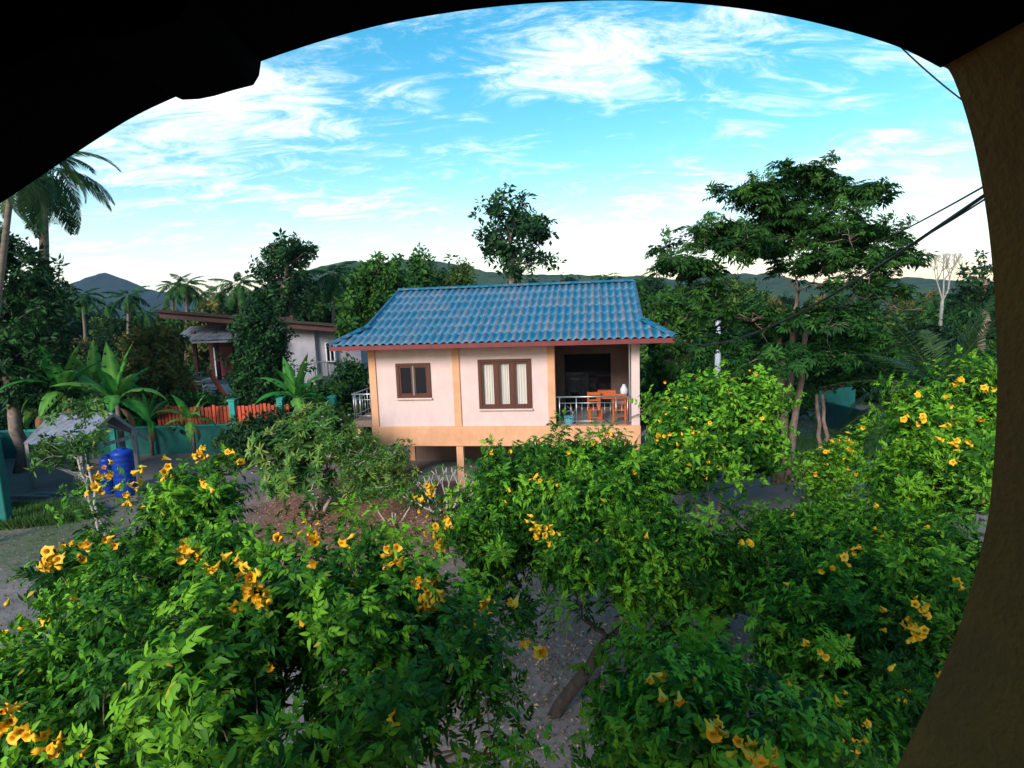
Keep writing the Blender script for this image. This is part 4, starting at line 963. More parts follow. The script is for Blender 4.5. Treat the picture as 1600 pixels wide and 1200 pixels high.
def banana(label, base, h, n, seed, s=1.0, dry=1, group='banana plants along the teal wall'):
    rng = random.Random(seed); r = thing('banana_plant', label, 'banana plant', tuple(base), 0, group)
    MB().tube([(0, 0, -.1), (.03, 0, h * .5), (0, .02, h)], [.13 * s, .11 * s, .07 * s], 9).build('stem', MT['palmtrunk'], r, smooth=True)
    for i in range(n):
        u = i / max(n - 1, 1); o = link('leaf', BL[min(4, int(u * 4.2 + rng.uniform(0, .8)))], r); o.location = (0, 0, h - .15 * u)
        o.rotation_euler = (rng.uniform(-.4, .4), -(1.35 - .75 * u + rng.uniform(-.15, .15)), i * 2.4 + rng.uniform(-.4, .4)); k = s * rng.uniform(.8, 1.1); o.scale = (k, k, k)
    for i in range(dry):
        o = link('leaf', BLD[0], r, label='dry brown leaf hanging down'); o.location = (0, 0, h - .3); o.rotation_euler = (0, .2, rng.uniform(-3, 0)); o.scale = (s * .8,) * 3
for (px, Y_, py, n, s, lb) in ((98, 23, 612, 9, 1.0, 'leftmost banana plant with upright leaves above the shed'), (178, 23.5, 625, 10, 1.05, 'big banana plant with broad spreading leaves right of the shed'), (150, 27, 600, 8, 1.0, 'banana plant rising behind the big spreading one'),
                               (292, 24.3, 655, 7, .62, 'small banana plant with drooping leaves in front of the fence slats'), (462, 23, 622, 8, .8, 'banana plant between the conical tree and the pink house'), (62, 24.5, 632, 7, .8, 'low banana plant left of the shed roof'), (225, 25.1, 655, 7, .7, 'low banana plant hugging the left end of the slats')):
    banana(lb, foot(px, Y_), P(px, py, Y_)[2], n + 4, int(px), s)

# ================================================================== TREES
# the large spreading tree on the right
TY = 18.2
rb_ = [B(1240, 350, TY, 105, 62), B(1150, 335, TY - .5, 58, 48), B(1215, 300, TY, 60, 40), B(1275, 290, TY + .4, 58, 42), B(1330, 345, TY, 62, 48), B(1060, 392, TY, 46, 36), B(1095, 430, TY - .8, 58, 34), B(1045, 415, TY + .4, 30, 22), B(1180, 400, TY - 1.5, 85, 42),
       B(1300, 410, TY - 1.3, 80, 42), B(1390, 385, TY, 36, 24), B(1375, 440, TY, 52, 36), B(1420, 470, TY, 30, 22), B(1290, 270, TY, 22, 22), B(1225, 275, TY, 18, 20), B(1140, 300, TY, 34, 22), B(1200, 395, TY + .6, 60, 26), B(1255, 425, TY + .8, 70, 20), B(1170, 365, TY, 50, 30), B(1355, 310, TY, 28, 22), B(1115, 470, TY - 1, 44, 24)]
rr_ = np.random.default_rng(90); lay_ = []
for c, r in rb_:
    for k in range(4):
        o_ = rr_.uniform(-1, 1, 3) * np.array([.6, .6, .85]); lay_.append((np.array(c) + o_ * r, r * np.array([rr_.uniform(.42, .62), rr_.uniform(.42, .62), rr_.uniform(.16, .26)])))
rb_ = lay_
plant('spreading_tree', 'large spreading tree with layered crown right of the blue roof', 'tree', foot(1222, TY), rb_, FLAT, MT['rain'], MT['barkpink'], 11, n_clump=640, per=8, rcl=.17, scale=(.20, .33), up=2.0, spread=.35,
      trunk_r=.24, fork=P(1240, 515, TY), stems=[(0, 0), (-.24, .1), (.26, -.05), (.12, .2), (-.1, -.16)], twig_r=.010, tone=(.02, .6), shell=.45, low=-.45, shr=.0, limb_wig=.12, wands=130, wlen=(.4, .9), gaps=1.0, gthr=-.05)
low_ = [B(1180, 500, TY - .6, 70, 20), B(1290, 505, TY - 1, 80, 24), B(1380, 540, TY, 60, 26), B(1120, 545, TY, 46, 18), B(1215, 560, TY - 1.4, 70, 22), B(1330, 590, TY + .6, 70, 30), B(1420, 590, TY, 40, 26), B(1240, 530, TY + 1.5, 100, 24), B(1300, 560, TY - 1, 60, 18)]
plant('understorey_tree', 'mid green tree filling in below the layered crown', 'tree', foot(1290, TY + 1.2), low_, FLAT, MT['broad'], MT['barkpink'], 12, n_clump=190, per=8, rcl=.22, scale=(.20, .32), up=1.4, spread=.4, trunk_r=.10, fork=P(1285, 610, TY + 1), stems=[(0, 0), (-.12, 0)], tone=(.15, .8), shell=.3, low=-.5)

def btree(name, label, px, Y_, bl, seed, n, m='broad', bark='bark', temps=CLUMP, sc=(.5, .8), per=6, tr=.22, **k):
    return plant(name, label, 'tree', foot(px, Y_), [B(*q) for q in bl], temps, MT[m], MT[bark], seed, n_clump=n, per=per, rcl=.32, scale=sc, trunk_r=tr, twig_r=.02, fork=P(px, bl[0][1] + bl[0][4] * .9, Y_), shr=.012 * Y_ * .8 if Y_ < 33 else .1, gaps=k.pop('gaps', 1.1), **k)
btree('tall_tree', 'tall open crowned tree rising above the middle of the blue roof', 800, 38, [(800, 352, 38, 44, 38), (762, 325, 38, 20, 18), (790, 312, 38, 24, 14), (822, 330, 38, 26, 20), (842, 372, 38, 24, 30), (775, 385, 38, 24, 32), (812, 405, 38, 34, 26), (852, 408, 38, 14, 16)], 31, 110, 'dark', per=5, sc=(.45, .75), shell=.5, limb_wig=.2)
btree('tall_tree', 'tall rounded tree with thin top behind the grey house roof', 448, 40, [(442, 392, 40, 34, 24), (470, 400, 40, 20, 22), (425, 425, 40, 30, 22), (460, 440, 40, 34, 26), (440, 470, 40, 44, 24), (415, 460, 40, 24, 22)], 32, 150, 'dark', per=6, sc=(.4, .7), shell=.35)
btree('broad_tree', 'bushy bright green tree touching the left slope of the blue roof', 585, 30, [(585, 445, 30, 46, 40), (560, 480, 30, 34, 38), (612, 440, 30, 26, 30), (595, 412, 30, 26, 16), (560, 520, 29, 30, 30)], 33, 170, 'rain', per=7, sc=(.38, .6), shell=.45, tone=(.15, .8))
btree('pointed_tree', 'narrow pointed tree above the left part of the blue roof', 660, 36, [(660, 430, 36, 18, 24), (660, 400, 36, 10, 20), (655, 450, 36, 24, 18)], 34, 60, 'broad', per=6, sc=(.35, .6), shell=.3)
btree('pointed_tree', 'slim pointed tree between the narrow one and the tall open tree', 715, 37, [(715, 435, 37, 22, 16), (718, 412, 37, 12, 18), (700, 445, 37, 20, 12)], 35, 50, 'broad', per=6, sc=(.35, .6), shell=.3)
btree('dark_tree', 'dense conical dark tree before the grey house porch', 408, 27, [(410, 585, 27, 40, 44), (395, 540, 27, 22, 40), (425, 535, 27, 20, 36), (397, 500, 27, 17, 30), (427, 506, 27, 17, 26), (412, 520, 27, 26, 30), (408, 620, 27, 42, 24)], 36, 300, 'dark', per=8, sc=(.28, .44), shell=.5, tone=(.1, .8), gaps=0)
btree('reddish_tree', 'round olive and reddish tree left of the grey house', 248, 29, [(248, 548, 29, 40, 34), (235, 525, 29, 26, 24), (268, 530, 29, 24, 22), (248, 590, 29, 44, 34), (215, 570, 29, 20, 26)], 37, 190, 'rust', per=8, sc=(.28, .46), shell=.5)
btree('dark_tree', 'big dark tree filling the left edge', 10, 23, [(70, 470, 23, 40, 50), (75, 540, 23, 40, 44), (60, 600, 23, 50, 40), (15, 520, 23, 56, 70), (30, 440, 23, 38, 40), (50, 405, 23, 30, 24), (0, 400, 23, 44, 50), (20, 590, 23, 50, 40), (62, 430, 23, 22, 24), (-60, 480, 23, 60, 110), (-40, 380, 23, 50, 50)], 38, 420, 'dark', per=7, sc=(.3, .5), shell=.4)
btree('background_tree', 'sparse pale tree against the sky at the far right edge', 1540, 34, [(1535, 420, 34, 22, 24), (1525, 450, 34, 26, 18), (1550, 465, 34, 26, 24)], 39, 45, 'dark', per=4, sc=(.4, .6), shell=.4)
btree('broad_tree', 'light green tree just right of the blue roof ridge', 1045, 27, [(1045, 478, 27, 34, 28), (1020, 500, 27, 26, 26), (1075, 500, 27, 30, 28), (1050, 530, 27, 44, 26), (1040, 580, 26, 36, 34)], 40, 150, 'rain', per=7, sc=(.34, .55), tone=(.3, .85), shell=.4)
btree('dark_tree', 'dark tree in the gap behind the left balcony', 553, 27.5, [(553, 585, 27.5, 26, 30), (560, 620, 27.5, 24, 24), (530, 610, 27.5, 18, 26)], 43, 60, 'dark', per=7, sc=(.3, .5), shell=.3)
# bare tree on the right skyline
bt = thing('bare_tree', 'leafless pale tree on the right skyline', 'tree', tuple(foot(1462, 40))); mb = MB(); rng = np.random.default_rng(4)
def fork_(p, d, L, r, k):
    e = p + d * L; mb.tube([tuple(p), tuple((p + e) / 2 + rng.normal(size=3) * L * .05), tuple(e)], [r, r * .85, r * .7], 4, False)
    if k == 0: return
    for _ in range(3):
        nd_ = d + rng.normal(size=3) * .38; nd_[2] = abs(nd_[2]) + .25; nd_ /= np.linalg.norm(nd_); fork_(e, nd_, L * .66, r * .62, k - 1)
zt = P(1462, 470, 40)[2]; mb.tube([(0, 0, -.1), (.1, 0, zt)], [.16, .10], 6)
for dx in (-.35, 0, .3): fork_(np.array([.1, 0, zt]), np.array([dx, 0, 1.]) / math.hypot(dx, 1), 1.3, .06, 4)
mb.build('branches', MT['barkpale'], bt)

# the wood behind: individual trees sharing a few crowns
def crown_mesh(seed, n, per, temps, sc, m, R3=(2.6, 2.6, 2.8)):
    rng = np.random.default_rng(seed); bl = [(np.array([rng.uniform(-1, 1) * R3[0] * .45, rng.uniform(-1, 1) * R3[1] * .45, rng.uniform(-.5, .6) * R3[2]]), np.array(R3) * rng.uniform(.4, .62)) for _ in range(6)]
    bl.append((np.zeros(3), np.array(R3) * .6)); cp, cdir = crown_pts(bl, n, rng, .6); k = len(cp) * per
    pts = np.repeat(cp, per, 0) + rng.normal(size=(k, 3)) * .28; dr = np.repeat(cdir, per, 0) + rng.normal(size=(k, 3)) * .6 + [0, 0, .5]
    tn = np.repeat(rng.uniform(.0, .75, len(cp)), per) + rng.normal(size=k) * .1
    V, F, tt = stamp(temps, pts, dr, rng.uniform(*sc, k), tn, rng); return npmesh('crown', V, F, m, tt)
CM = [crown_mesh(50 + i, 95, 5, CLUMP, (.5, .8), MT[m]) for i, m in enumerate(('broad', 'dark', 'broad', 'rust', 'broad'))]
tkm = MB(); limb(tkm, (0, 0, 0), (0, 0, 1), .03, .015, np.random.default_rng(1), .04, 5, 7); tkm = tkm.mesh('trunk', MT['bark'], True)
rng = random.Random(77)
def wood_tree(px, Y_, topy, wpx, lab, grp, k=None):
    zt = max(P(px, topy, Y_)[2], 2.0); sc = wpx * Y_ / FPX / 5.6; hz = min(sc * 1.0, zt / 5.5) if zt < 5 * sc else sc * 1.05
    r = thing('background_tree', lab, 'tree', tuple(foot(px, Y_)), 0, grp); c = link('crown', CM[rng.randrange(5) if k is None else k], r, kind='stuff')
    c.location = (0, 0, zt - 2.9 * hz); c.scale = (sc, sc, hz); c.rotation_euler = (0, 0, rng.uniform(0, 6.28))
    t_ = link('trunk', tkm, r); h = max(zt - 2.9 * hz, .6); t_.scale = (h * 1.1, h * 1.1, h)
LAB1 = 'one of the massed green trees of the valley wood'
for px in range(-80, 1740, 42):      # far row
    wood_tree(px + rng.uniform(-14, 14), rng.uniform(60, 76), (478 if px < 260 else 462 if px < 480 else 432 if px < 1150 else 448) + rng.uniform(-10, 14) + (0 if 520 < px < 1000 else 6), rng.uniform(56, 80), LAB1, 'massed trees of the valley wood')
for px in range(-80, 1740, 52):      # middle row
    wood_tree(px + rng.uniform(-16, 16), rng.uniform(46, 56), (512 if px < 260 else 476 if px < 480 else 448 if px < 1120 else 470) + rng.uniform(-12, 16), rng.uniform(72, 98), LAB1, 'massed trees of the valley wood')
LAB2 = 'one of the bushy trees standing just behind the boundary walls'
for px in list(range(-260, 300, 50)) + list(range(1010, 1800, 50)):      # near row
    wood_tree(px + rng.uniform(-14, 14), rng.uniform(34, 40), (560 if px < 300 else 512) + rng.uniform(-20, 25), rng.uniform(76, 104), LAB2, 'bushy trees behind the walls')
# low bushes
bushm = [crown_mesh(80 + i, 70, 6, CLUMP, (.22, .36), MT[m], (1.0, 1.0, .8)) for i, m in enumerate(('broad', 'rain', 'dark'))]
LB = 'one of the low green bushes along the boundary walls'
for (px, Y_, s) in [(x, 26.6 + rng.uniform(0, 2), rng.uniform(1.0, 1.5)) for x in range(-80, 560, 40)] + [(x, rng.uniform(24, 31), rng.uniform(.8, 1.5)) for x in range(1020, 1250, 34)] + [(x, rng.uniform(32, 35), rng.uniform(1.2, 1.9)) for x in range(1250, 1700, 34)] + [(400, 23.4, 1.3), (430, 23.0, 1.2), (380, 24.4, 1.0), (500, 24, 1.25), (485, 26, 1.6), (535, 24.5, 1.1)]:
    q = foot(px, Y_); o = link('bush', bushm[rng.randrange(3)], None, kind='thing'); o.location = (q[0], q[1], .6 * s); o.scale = (s * 1.1, s, s); o.rotation_euler = (0, 0, rng.uniform(0, 6.28)); tag(o, LB, 'bush', 'low bushes along the walls')

# ================================================================== GARDEN SHRUBS AROUND THE HOUSE
FLV = {}
def flowermesh():
    V = []; F = []; n = 10
    prof = [(0, .005), (.02, .008), (.04, .016), (.052, .019)]
    for z, r in prof:
        for i in range(n): a = 2 * math.pi * i / n; V.append((r * math.cos(a), r * math.sin(a), z))
    for i in range(n):
        a = 2 * math.pi * i / n; r = .040 if i % 2 == 0 else .030; V.append((r * math.cos(a), r * math.sin(a), .058 + (-.010 if i % 2 == 0 else .006)))
    for k in range(4):
        for i in range(n):
            a = k * n + i; b_ = k * n + (i + 1) % n; F.append((a, b_, b_ + n, a + n))
    me = npmesh('flower', V, F, MT['petal'], smooth=True); return me
FLM = flowermesh()
def variant(fr, fz):
    me = FLM.copy(); me.name = 'flower'; c = np.empty(len(me.vertices) * 3, dtype=np.float32); me.vertices.foreach_get('co', c); c = c.reshape(-1, 3)
    c[40:, :2] *= fr; c[40:, 2] += fz; c[::3, :2] *= 1.08; me.vertices.foreach_set('co', c.ravel()); me.update(); return me
FLS = [FLM, FLM, variant(.8, .01), variant(1.15, -.012), variant(.28, .012)]
def add_flowers(root, pts, spots, seed, scale=1.0, pr=26):
    """clusters of trumpet flowers hung on the outermost shoots near each spot"""
    rng = random.Random(seed); o0 = Vector(root.location); pj = proj(pts); dist = np.linalg.norm(pts - CAM, axis=1)
    for (px, py, n) in spots:
        n = n + 1 if n > 3 else n
        dd = np.hypot(pj[:, 0] - px, pj[:, 1] - py); I = np.nonzero(dd < pr)[0]
        if not len(I): I = np.argsort(dd)[:5]
        Y_ = pts[I[np.argmin(dist[I])]][1] - .22; c = P(px, py, Y_); s_ = Y_ / FPX
        for i in range(n):
            o = link('flower', rng.choice(FLS), root); r = (6 + 3.6 * math.sqrt(n)) * s_ if n > 1 else 0
            o.location = Vector(c) - o0 + Vector((rng.gauss(0, .42), rng.gauss(0, .35), rng.gauss(0, .5))) * r
            o.rotation_euler = (R_(rng.uniform(55, 150)), rng.uniform(-.5, .5), rng.gauss(0, .9)); k = 1.25 * scale * rng.uniform(.8, 1.15); o.scale = (k, k, k)
def scatter(px0, px1, py0, py1, n, seed, hi=2):
    r = random.Random(seed); return [(r.uniform(px0, px1), r.uniform(py0, py1), r.randint(1, hi)) for _ in range(n)]
# plumeria
PY = 17.0
root, cp, pts = plant('plumeria_shrub', 'leafy plumeria shrub with small pink white blossoms left of the house', 'shrub', foot(480, PY), [B(455, 690, PY, 60, 46), B(500, 665, PY, 48, 34), B(420, 720, PY, 34, 36), B(505, 715, PY - .4, 56, 44), B(545, 700, PY + .2, 30, 40), B(470, 750, PY - .4, 60, 30)],
    PLUM, MT['plum'], MT['barkpale'], 61, n_clump=300, per=2, rcl=.10, scale=(.85, 1.2), up=.8, trunk_r=.10, shell=.3, tone=(.05, .8), spread=.4, low=-.6, stems=[(0, 0), (.3, 0), (-.2, .1)], fork=foot(480, PY, .6), twig_r=.016)
pfm = clump(np.random.default_rng(3), 7, .05, .045, .5, .1); PF = npmesh('blossom', pfm[0], pfm[1], MT['pink'])
r_ = random.Random(9)
for (px, py) in ((503, 662), (497, 658), (508, 668), (410, 732), (405, 700), (416, 735), (398, 712), (424, 728), (497, 775), (492, 770), (503, 779), (455, 690), (512, 655), (402, 742), (430, 725)):
    pj = proj(pts); I = np.argsort(np.hypot(pj[:, 0] - px, pj[:, 1] - py))[:10]; Y_ = pts[I][:, 1].min() - .12; o = link('blossom', PF, root); o.location = Vector(P(px, py, Y_)) - Vector(root.location); o.scale = (r_.uniform(1.0, 1.6),) * 3
plant('yellowing_shrub', 'olive green small leaved shrub before the left house stilts', 'shrub', foot(600, 15.8), [B(590, 715, 15.8, 46, 34), B(560, 740, 15.8, 40, 34), B(620, 715, 15.8, 20, 24), B(585, 760, 15.6, 50, 22), B(540, 690, 16.2, 34, 22), B(610, 740, 16.4, 34, 26)],
    FINE, MT['plum'], MT['barkpale'], 62, n_clump=110, per=5, rcl=.16, scale=(.20, .32), up=.4, trunk_r=.05, shell=.2, tone=(.35, .95), spread=.8, stems=[(0, 0), (.3, .1), (-.3, 0), (.1, -.2)], fork=foot(600, 15.8, .5))
# leafless frangipani with thick white branches
wb = thing('bare_plumeria', 'small plumeria with thick pale bare branches before the stilts', 'shrub', tuple(foot(690, 14.8))); mb = MB(); rng2 = np.random.default_rng(12); tips = []
wbO = np.array(foot(690, 14.8))
def pbr(p, d, L, r, k):
    e = p + d * L; mb.tube([tuple(p), tuple((p + e) / 2 + [0, 0, -.06 * L]), tuple(e)], [r, r * .9, r * .8], 6)
    if k == 0: tips.append(e); return
    for sg in (-1, 1):
        nd_ = d + np.array([sg * rng2.uniform(.3, .7), rng2.uniform(-.4, .4), rng2.uniform(.15, .5)]); nd_ /= np.linalg.norm(nd_); pbr(e, nd_, L * .72, r * .78, k - 1)
mb.tube([(0, 0, -.1), (0, 0, .55)], [.06, .05], 7)
for d in ((-1, 0, .45), (-.6, -.2, .8), (.5, .1, .9), (.9, 0, .5), (-.1, .3, 1)): d = np.array(d); d = d / np.linalg.norm(d); pbr(np.array([0, 0, .5]), d, .52, .032, 3)
mb.build('branches', MT['barkpale'], wb, smooth=True); tips = np.array(tips)
I = np.arange(0, len(tips), 3); V, F, tt = stamp(PLUM, tips[I], np.tile([0, 0, 1.], (len(I), 1)), np.full(len(I), .55), np.full(len(I), .6), rng2); link('foliage', npmesh('foliage', V, F, MT['plum'], tt), wb, kind='stuff')
# young tree before the shed
plant('young_tree', 'thin young tree with pale trunk in front of the shed', 'tree', foot(128, 15.5), [B(110, 640, 15.5, 34, 22), B(95, 700, 15.5, 46, 26), B(135, 680, 15.5, 40, 40), B(120, 735, 15.5, 34, 28), B(140, 650, 15.5, 26, 22), B(65, 715, 15.5, 22, 18), B(150, 620, 15.5, 14, 12), B(135, 765, 15.4, 22, 20)],
    CLUMP, MT['plum'], MT['barkpale'], 63, n_clump=36, per=4, rcl=.13, scale=(.20, .30), up=-.3, trunk_r=.055, shell=.3, tone=(.1, .75), stems=[(0, 0), (.16, 0)], fork=P(122, 720, 15.5))

# ================================================================== TRUMPET SHRUBS
def tec(label, px, Y_, blobs, seed, temps, n, per, sc, flowers, fsc=1.0, rcl=.2, tr=.09, tone=(.0, .62), name='trumpet_shrub', stems=((0, 0), (.25, 0), (-.25, .1)), fork=None, shell=.35, low=-.8, spread=.75, bright=.16, up=.6, pr=26, bark='bark', wands=30, dens=.62, base=None):
    root, cp, pts = plant(name, label, 'shrub', foot(px, Y_) if base is None else base, blobs, temps, MT['tecoma'], MT[bark], seed, n_clump=int(n * dens * 1.25), gaps=.30 + .06 * blobs[0][0][1], gthr=.0, wands=wands, wlen=(.28 + .03 * blobs[0][0][1], .5 + .06 * blobs[0][0][1]) if blobs[0][0][1] < 8 else (.5, 1.1), per=per, rcl=rcl, scale=sc, up=up, trunk_r=tr, fork=fork, shell=shell,
        tone=tone, spread=spread, low=low, stems=list(stems), twig_r=.007, bright=bright, group='yellow flowering trumpet shrubs in the garden', crown_name='foliage', shr=.33 * sum(sc) / 2)
    add_flowers(root, pts, flowers, seed, fsc, pr); return root
# D: by the right house corner
tec('trumpet shrub crowding the right corner of the house', 1110, 14.5, [B(1110, 660, 14.5, 95, 60), B(1070, 700, 14, 60, 50), B(1150, 620, 14.8, 70, 46), B(1100, 610, 15, 40, 34), B(1180, 660, 14.6, 36, 36), B(1140, 715, 14, 80, 50), B(1040, 730, 13.5, 44, 40), B(1060, 650, 14, 30, 34)],
    71, TEC_LO, 300, 9, (1.0, 1.4), [(1036, 655, 2), (1030, 680, 3), (1045, 672, 2), (1080, 675, 2), (1060, 690, 2), (1177, 578, 3), (1068, 637, 1), (1178, 655, 2), (1190, 652, 1), (1105, 745, 1), (1062, 762, 1)] + scatter(1030, 1200, 600, 760, 5, 1), 1.2, .26, tone=(.1, .8), wands=60)
# beyond D: light scrub near the path
tec('sparse airy trumpet shrub beside the gravel path', 1325, 15.5, [B(1320, 715, 15.5, 30, 34), B(1295, 750, 15, 40, 26), B(1345, 690, 15.5, 20, 20), B(1285, 715, 15.5, 20, 20)], 72, TEC_LO, 46, 5, (.8, 1.2), [(1285, 705, 3), (1290, 722, 2), (1310, 690, 2), (1330, 700, 2), (1275, 735, 2), (1350, 668, 1)] + scatter(1270, 1370, 670, 750, 9, 2), 1.1, .24, tone=(.35, .95))
# E: right side tall
tec('tall trumpet shrub at the right edge below the young palm', 1470, 10, [B(1470, 690, 10, 70, 60), B(1500, 620, 10, 50, 46), B(1440, 660, 10, 40, 36), B(1540, 640, 10, 50, 60), B(1450, 750, 9.6, 70, 60), B(1530, 740, 9.6, 60, 70), B(1550, 590, 10, 30, 34)],
    73, TEC_MD, 260, 9, (.8, 1.15), [(1408, 655, 2), (1400, 685, 2), (1438, 655, 1), (1480, 625, 2), (1497, 600, 3), (1535, 605, 3), (1462, 680, 2), (1486, 688, 3), (1520, 688, 2)] + scatter(1400, 1545, 580, 730, 5, 3), 1.15, .22, tone=(.2, .85), wands=60)
# B: centre, in front of the house
tec('broad trumpet shrub in the middle with its dark leaning trunk showing', 880, 7.6, [B(890, 790, 8.6, 120, 62), B(780, 790, 8.8, 90, 62), B(960, 740, 9.4, 90, 46), B(870, 725, 9.6, 80, 36), B(930, 700, 9.8, 44, 30), B(800, 740, 9.6, 44, 34), B(1000, 820, 8.4, 90, 60), B(760, 860, 8, 80, 56), B(880, 860, 7.8, 90, 60), B(1060, 880, 8, 90, 56), B(1000, 900, 7.8, 80, 40), B(820, 930, 7.4, 60, 34), B(700, 815, 8.8, 40, 44), B(1100, 900, 8, 70, 40), B(1060, 985, 7.8, 66, 22), B(915, 955, 7.6, 44, 20), B(1000, 955, 7.7, 40, 18)],
    74, TEC_MD, 560, 9, (.72, 1.05), [(845, 832, 9), (832, 815, 3), (857, 828, 4), (842, 745, 3), (850, 748, 2), (770, 702, 1), (795, 762, 1), (668, 768, 5), (660, 778, 4), (675, 762, 3), (688, 820, 9), (680, 835, 6), (700, 815, 5), (690, 850, 4), (665, 800, 2), (945, 680, 2), (935, 690, 2), (1160, 847, 3), (990, 735, 1), (868, 758, 1)] + scatter(700, 1100, 690, 860, 5, 4, 1), .95, .2, tone=(.0, .62), wands=80,
    fork=P(950, 998, 7.6), stems=((0, 0),), tr=.095, bark='barkdark', base=G(862, 1118))
# C: right mass
tec('deep green trumpet shrub filling the lower right', 1330, 7, [B(1300, 880, 8.2, 130, 56), B(1200, 850, 9.5, 90, 40), B(1430, 865, 8, 100, 56), B(1380, 920, 7, 130, 70), B(1250, 930, 7.4, 110, 60), B(1480, 900, 7, 90, 90), B(1320, 1000, 6.4, 120, 70), B(1430, 1040, 6.2, 90, 80), B(1250, 1040, 6.2, 90, 60), B(1360, 1110, 5.8, 110, 80), B(1310, 840, 9.5, 90, 30), B(1190, 860, 8.4, 70, 40)],
    75, TEC_MD, 640, 9, (.70, 1.02), [(1375, 960, 3), (1385, 955, 2), (1430, 985, 8), (1440, 952, 5), (1425, 975, 4), (1420, 995, 3), (1255, 998, 2), (1285, 1018, 2), (1318, 992, 2), (1330, 1150, 5), (1318, 1158, 2), (1345, 1132, 2), (1373, 838, 2), (1340, 855, 3), (1318, 868, 3), (1295, 890, 2), (1500, 910, 2), (1410, 1085, 2), (1223, 910, 1), (1370, 790, 3), (1305, 1085, 1)] + scatter(1200, 1520, 800, 1120, 9, 5, 1), .9, .2, tone=(.0, .6), wands=120)
# left tall sprig
tec('upright trumpet shrub topped with yellow clusters before the teal wall', 270, 6.4, [B(275, 800, 6.4, 76, 36), B(315, 745, 6.4, 40, 34), B(235, 780, 6.4, 36, 28), B(345, 765, 6.4, 34, 32), B(185, 808, 6.3, 24, 26), B(300, 820, 6.2, 80, 34), B(200, 800, 6.3, 30, 30)],
    76, TEC_HI, 95, 6, (.62, .95), [(318, 705, 4), (315, 718, 3), (258, 732, 4), (264, 742, 3), (160, 735, 4), (156, 750, 4), (152, 765, 3), (222, 740, 3), (215, 755, 3), (328, 755, 3), (203, 770, 3), (188, 752, 2), (230, 790, 1), (372, 712, 2), (358, 705, 2), (205, 785, 3), (170, 745, 2)], .82, .14, tone=(.15, .75), shell=.15, tr=.05, wands=14)
# A: lower left mass
tec('foremost trumpet shrub massed across the lower left', 420, 3.6, [B(200, 930, 5.2, 120, 50), B(330, 900, 4.8, 110, 44), B(130, 900, 5.6, 70, 44), B(70, 1000, 4.8, 66, 54), B(180, 1040, 4.0, 120, 70), B(420, 960, 3.9, 110, 50), B(560, 900, 5.2, 100, 50), B(640, 960, 4.6, 110, 60), B(720, 980, 4.4, 60, 50), B(560, 1020, 3.8, 130, 70), B(720, 1060, 3.8, 90, 60), B(350, 1070, 3.3, 140, 80), B(600, 1130, 3.2, 150, 80), B(180, 1150, 3.3, 130, 70), B(760, 1160, 3.5, 80, 50), B(430, 1190, 2.9, 150, 60), B(540, 830, 6.4, 44, 26)],
    77, TEC_HI, 400, 6, (.60, .92), [(298, 852, 6), (290, 862, 3), (312, 858, 4), (325, 878, 3), (338, 882, 2), (375, 898, 5), (400, 912, 6), (392, 888, 3), (412, 936, 4), (372, 940, 3), (468, 962, 1), (78, 862, 5), (72, 880, 5), (82, 875, 3), (105, 860, 3), (125, 862, 3), (142, 848, 3), (180, 840, 4), (485, 830, 6), (492, 845, 4), (478, 826, 3), (500, 838, 3), (432, 835, 2), (540, 848, 3), (612, 865, 4), (608, 880, 4), (618, 852, 2), (663, 907, 5), (690, 905, 4), (668, 935, 5), (680, 930, 4), (672, 945, 3), (750, 940, 3), (762, 945, 2), (742, 960, 2), (722, 957, 1), (558, 935, 1), (545, 915, 1), (828, 1020, 3), (805, 938, 2), (420, 1035, 1), (60, 965, 1), (125, 940, 2), (498, 885, 2), (370, 868, 2), (15, 935, 1), (8, 995, 2), (45, 975, 1), (576, 1050, 1), (605, 1125, 1)] , .92, .15, tone=(.0, .65), wands=110, dens=.62, stems=((0, 0), (.3, .1), (-.3, .1), (.1, -.2), (-.15, .3)), fork=foot(420, 3.9, 2.6), pr=30)
tec('sprig of trumpet shrub with orange yellow flowers at the bottom left corner', 30, 3.4, [B(40, 1110, 3.6, 50, 40), B(120, 1170, 3.4, 60, 30), B(20, 1180, 3.4, 50, 40)], 78, TEC_HI, 40, 5, (.6, .85), [(30, 1100, 3), (18, 1128, 3), (62, 1147, 3), (90, 1150, 3), (35, 1140, 2), (5, 1110, 2), (140, 1165, 1), (82, 1165, 2)], .8, .12, shell=.1, tone=(.1, .6), tr=.04)
# F: bottom right of centre, close
tec('close bright sprig of trumpet shrub at the bottom right of centre', 1130, 3.0, [B(1060, 1120, 3.4, 60, 40), B(1150, 1190, 3.0, 80, 36), B(1010, 1080, 4.0, 34, 34), B(1230, 1180, 3.2, 50, 40), B(1100, 1060, 4.0, 34, 26), B(1040, 1190, 3.2, 60, 40)],
    79, TEC_HI, 62, 5, (.62, .9), [(1112, 1132, 4), (1104, 1128, 2), (1160, 1165, 4), (1190, 1160, 4), (1195, 1182, 3), (1148, 1178, 3), (1140, 1162, 2), (1180, 1188, 2), (1060, 1080, 1), (1022, 1046, 2), (1092, 1055, 1), (1030, 1075, 1)], .85, .14, shell=.1, tone=(.3, .8), tr=.05, bright=.25)

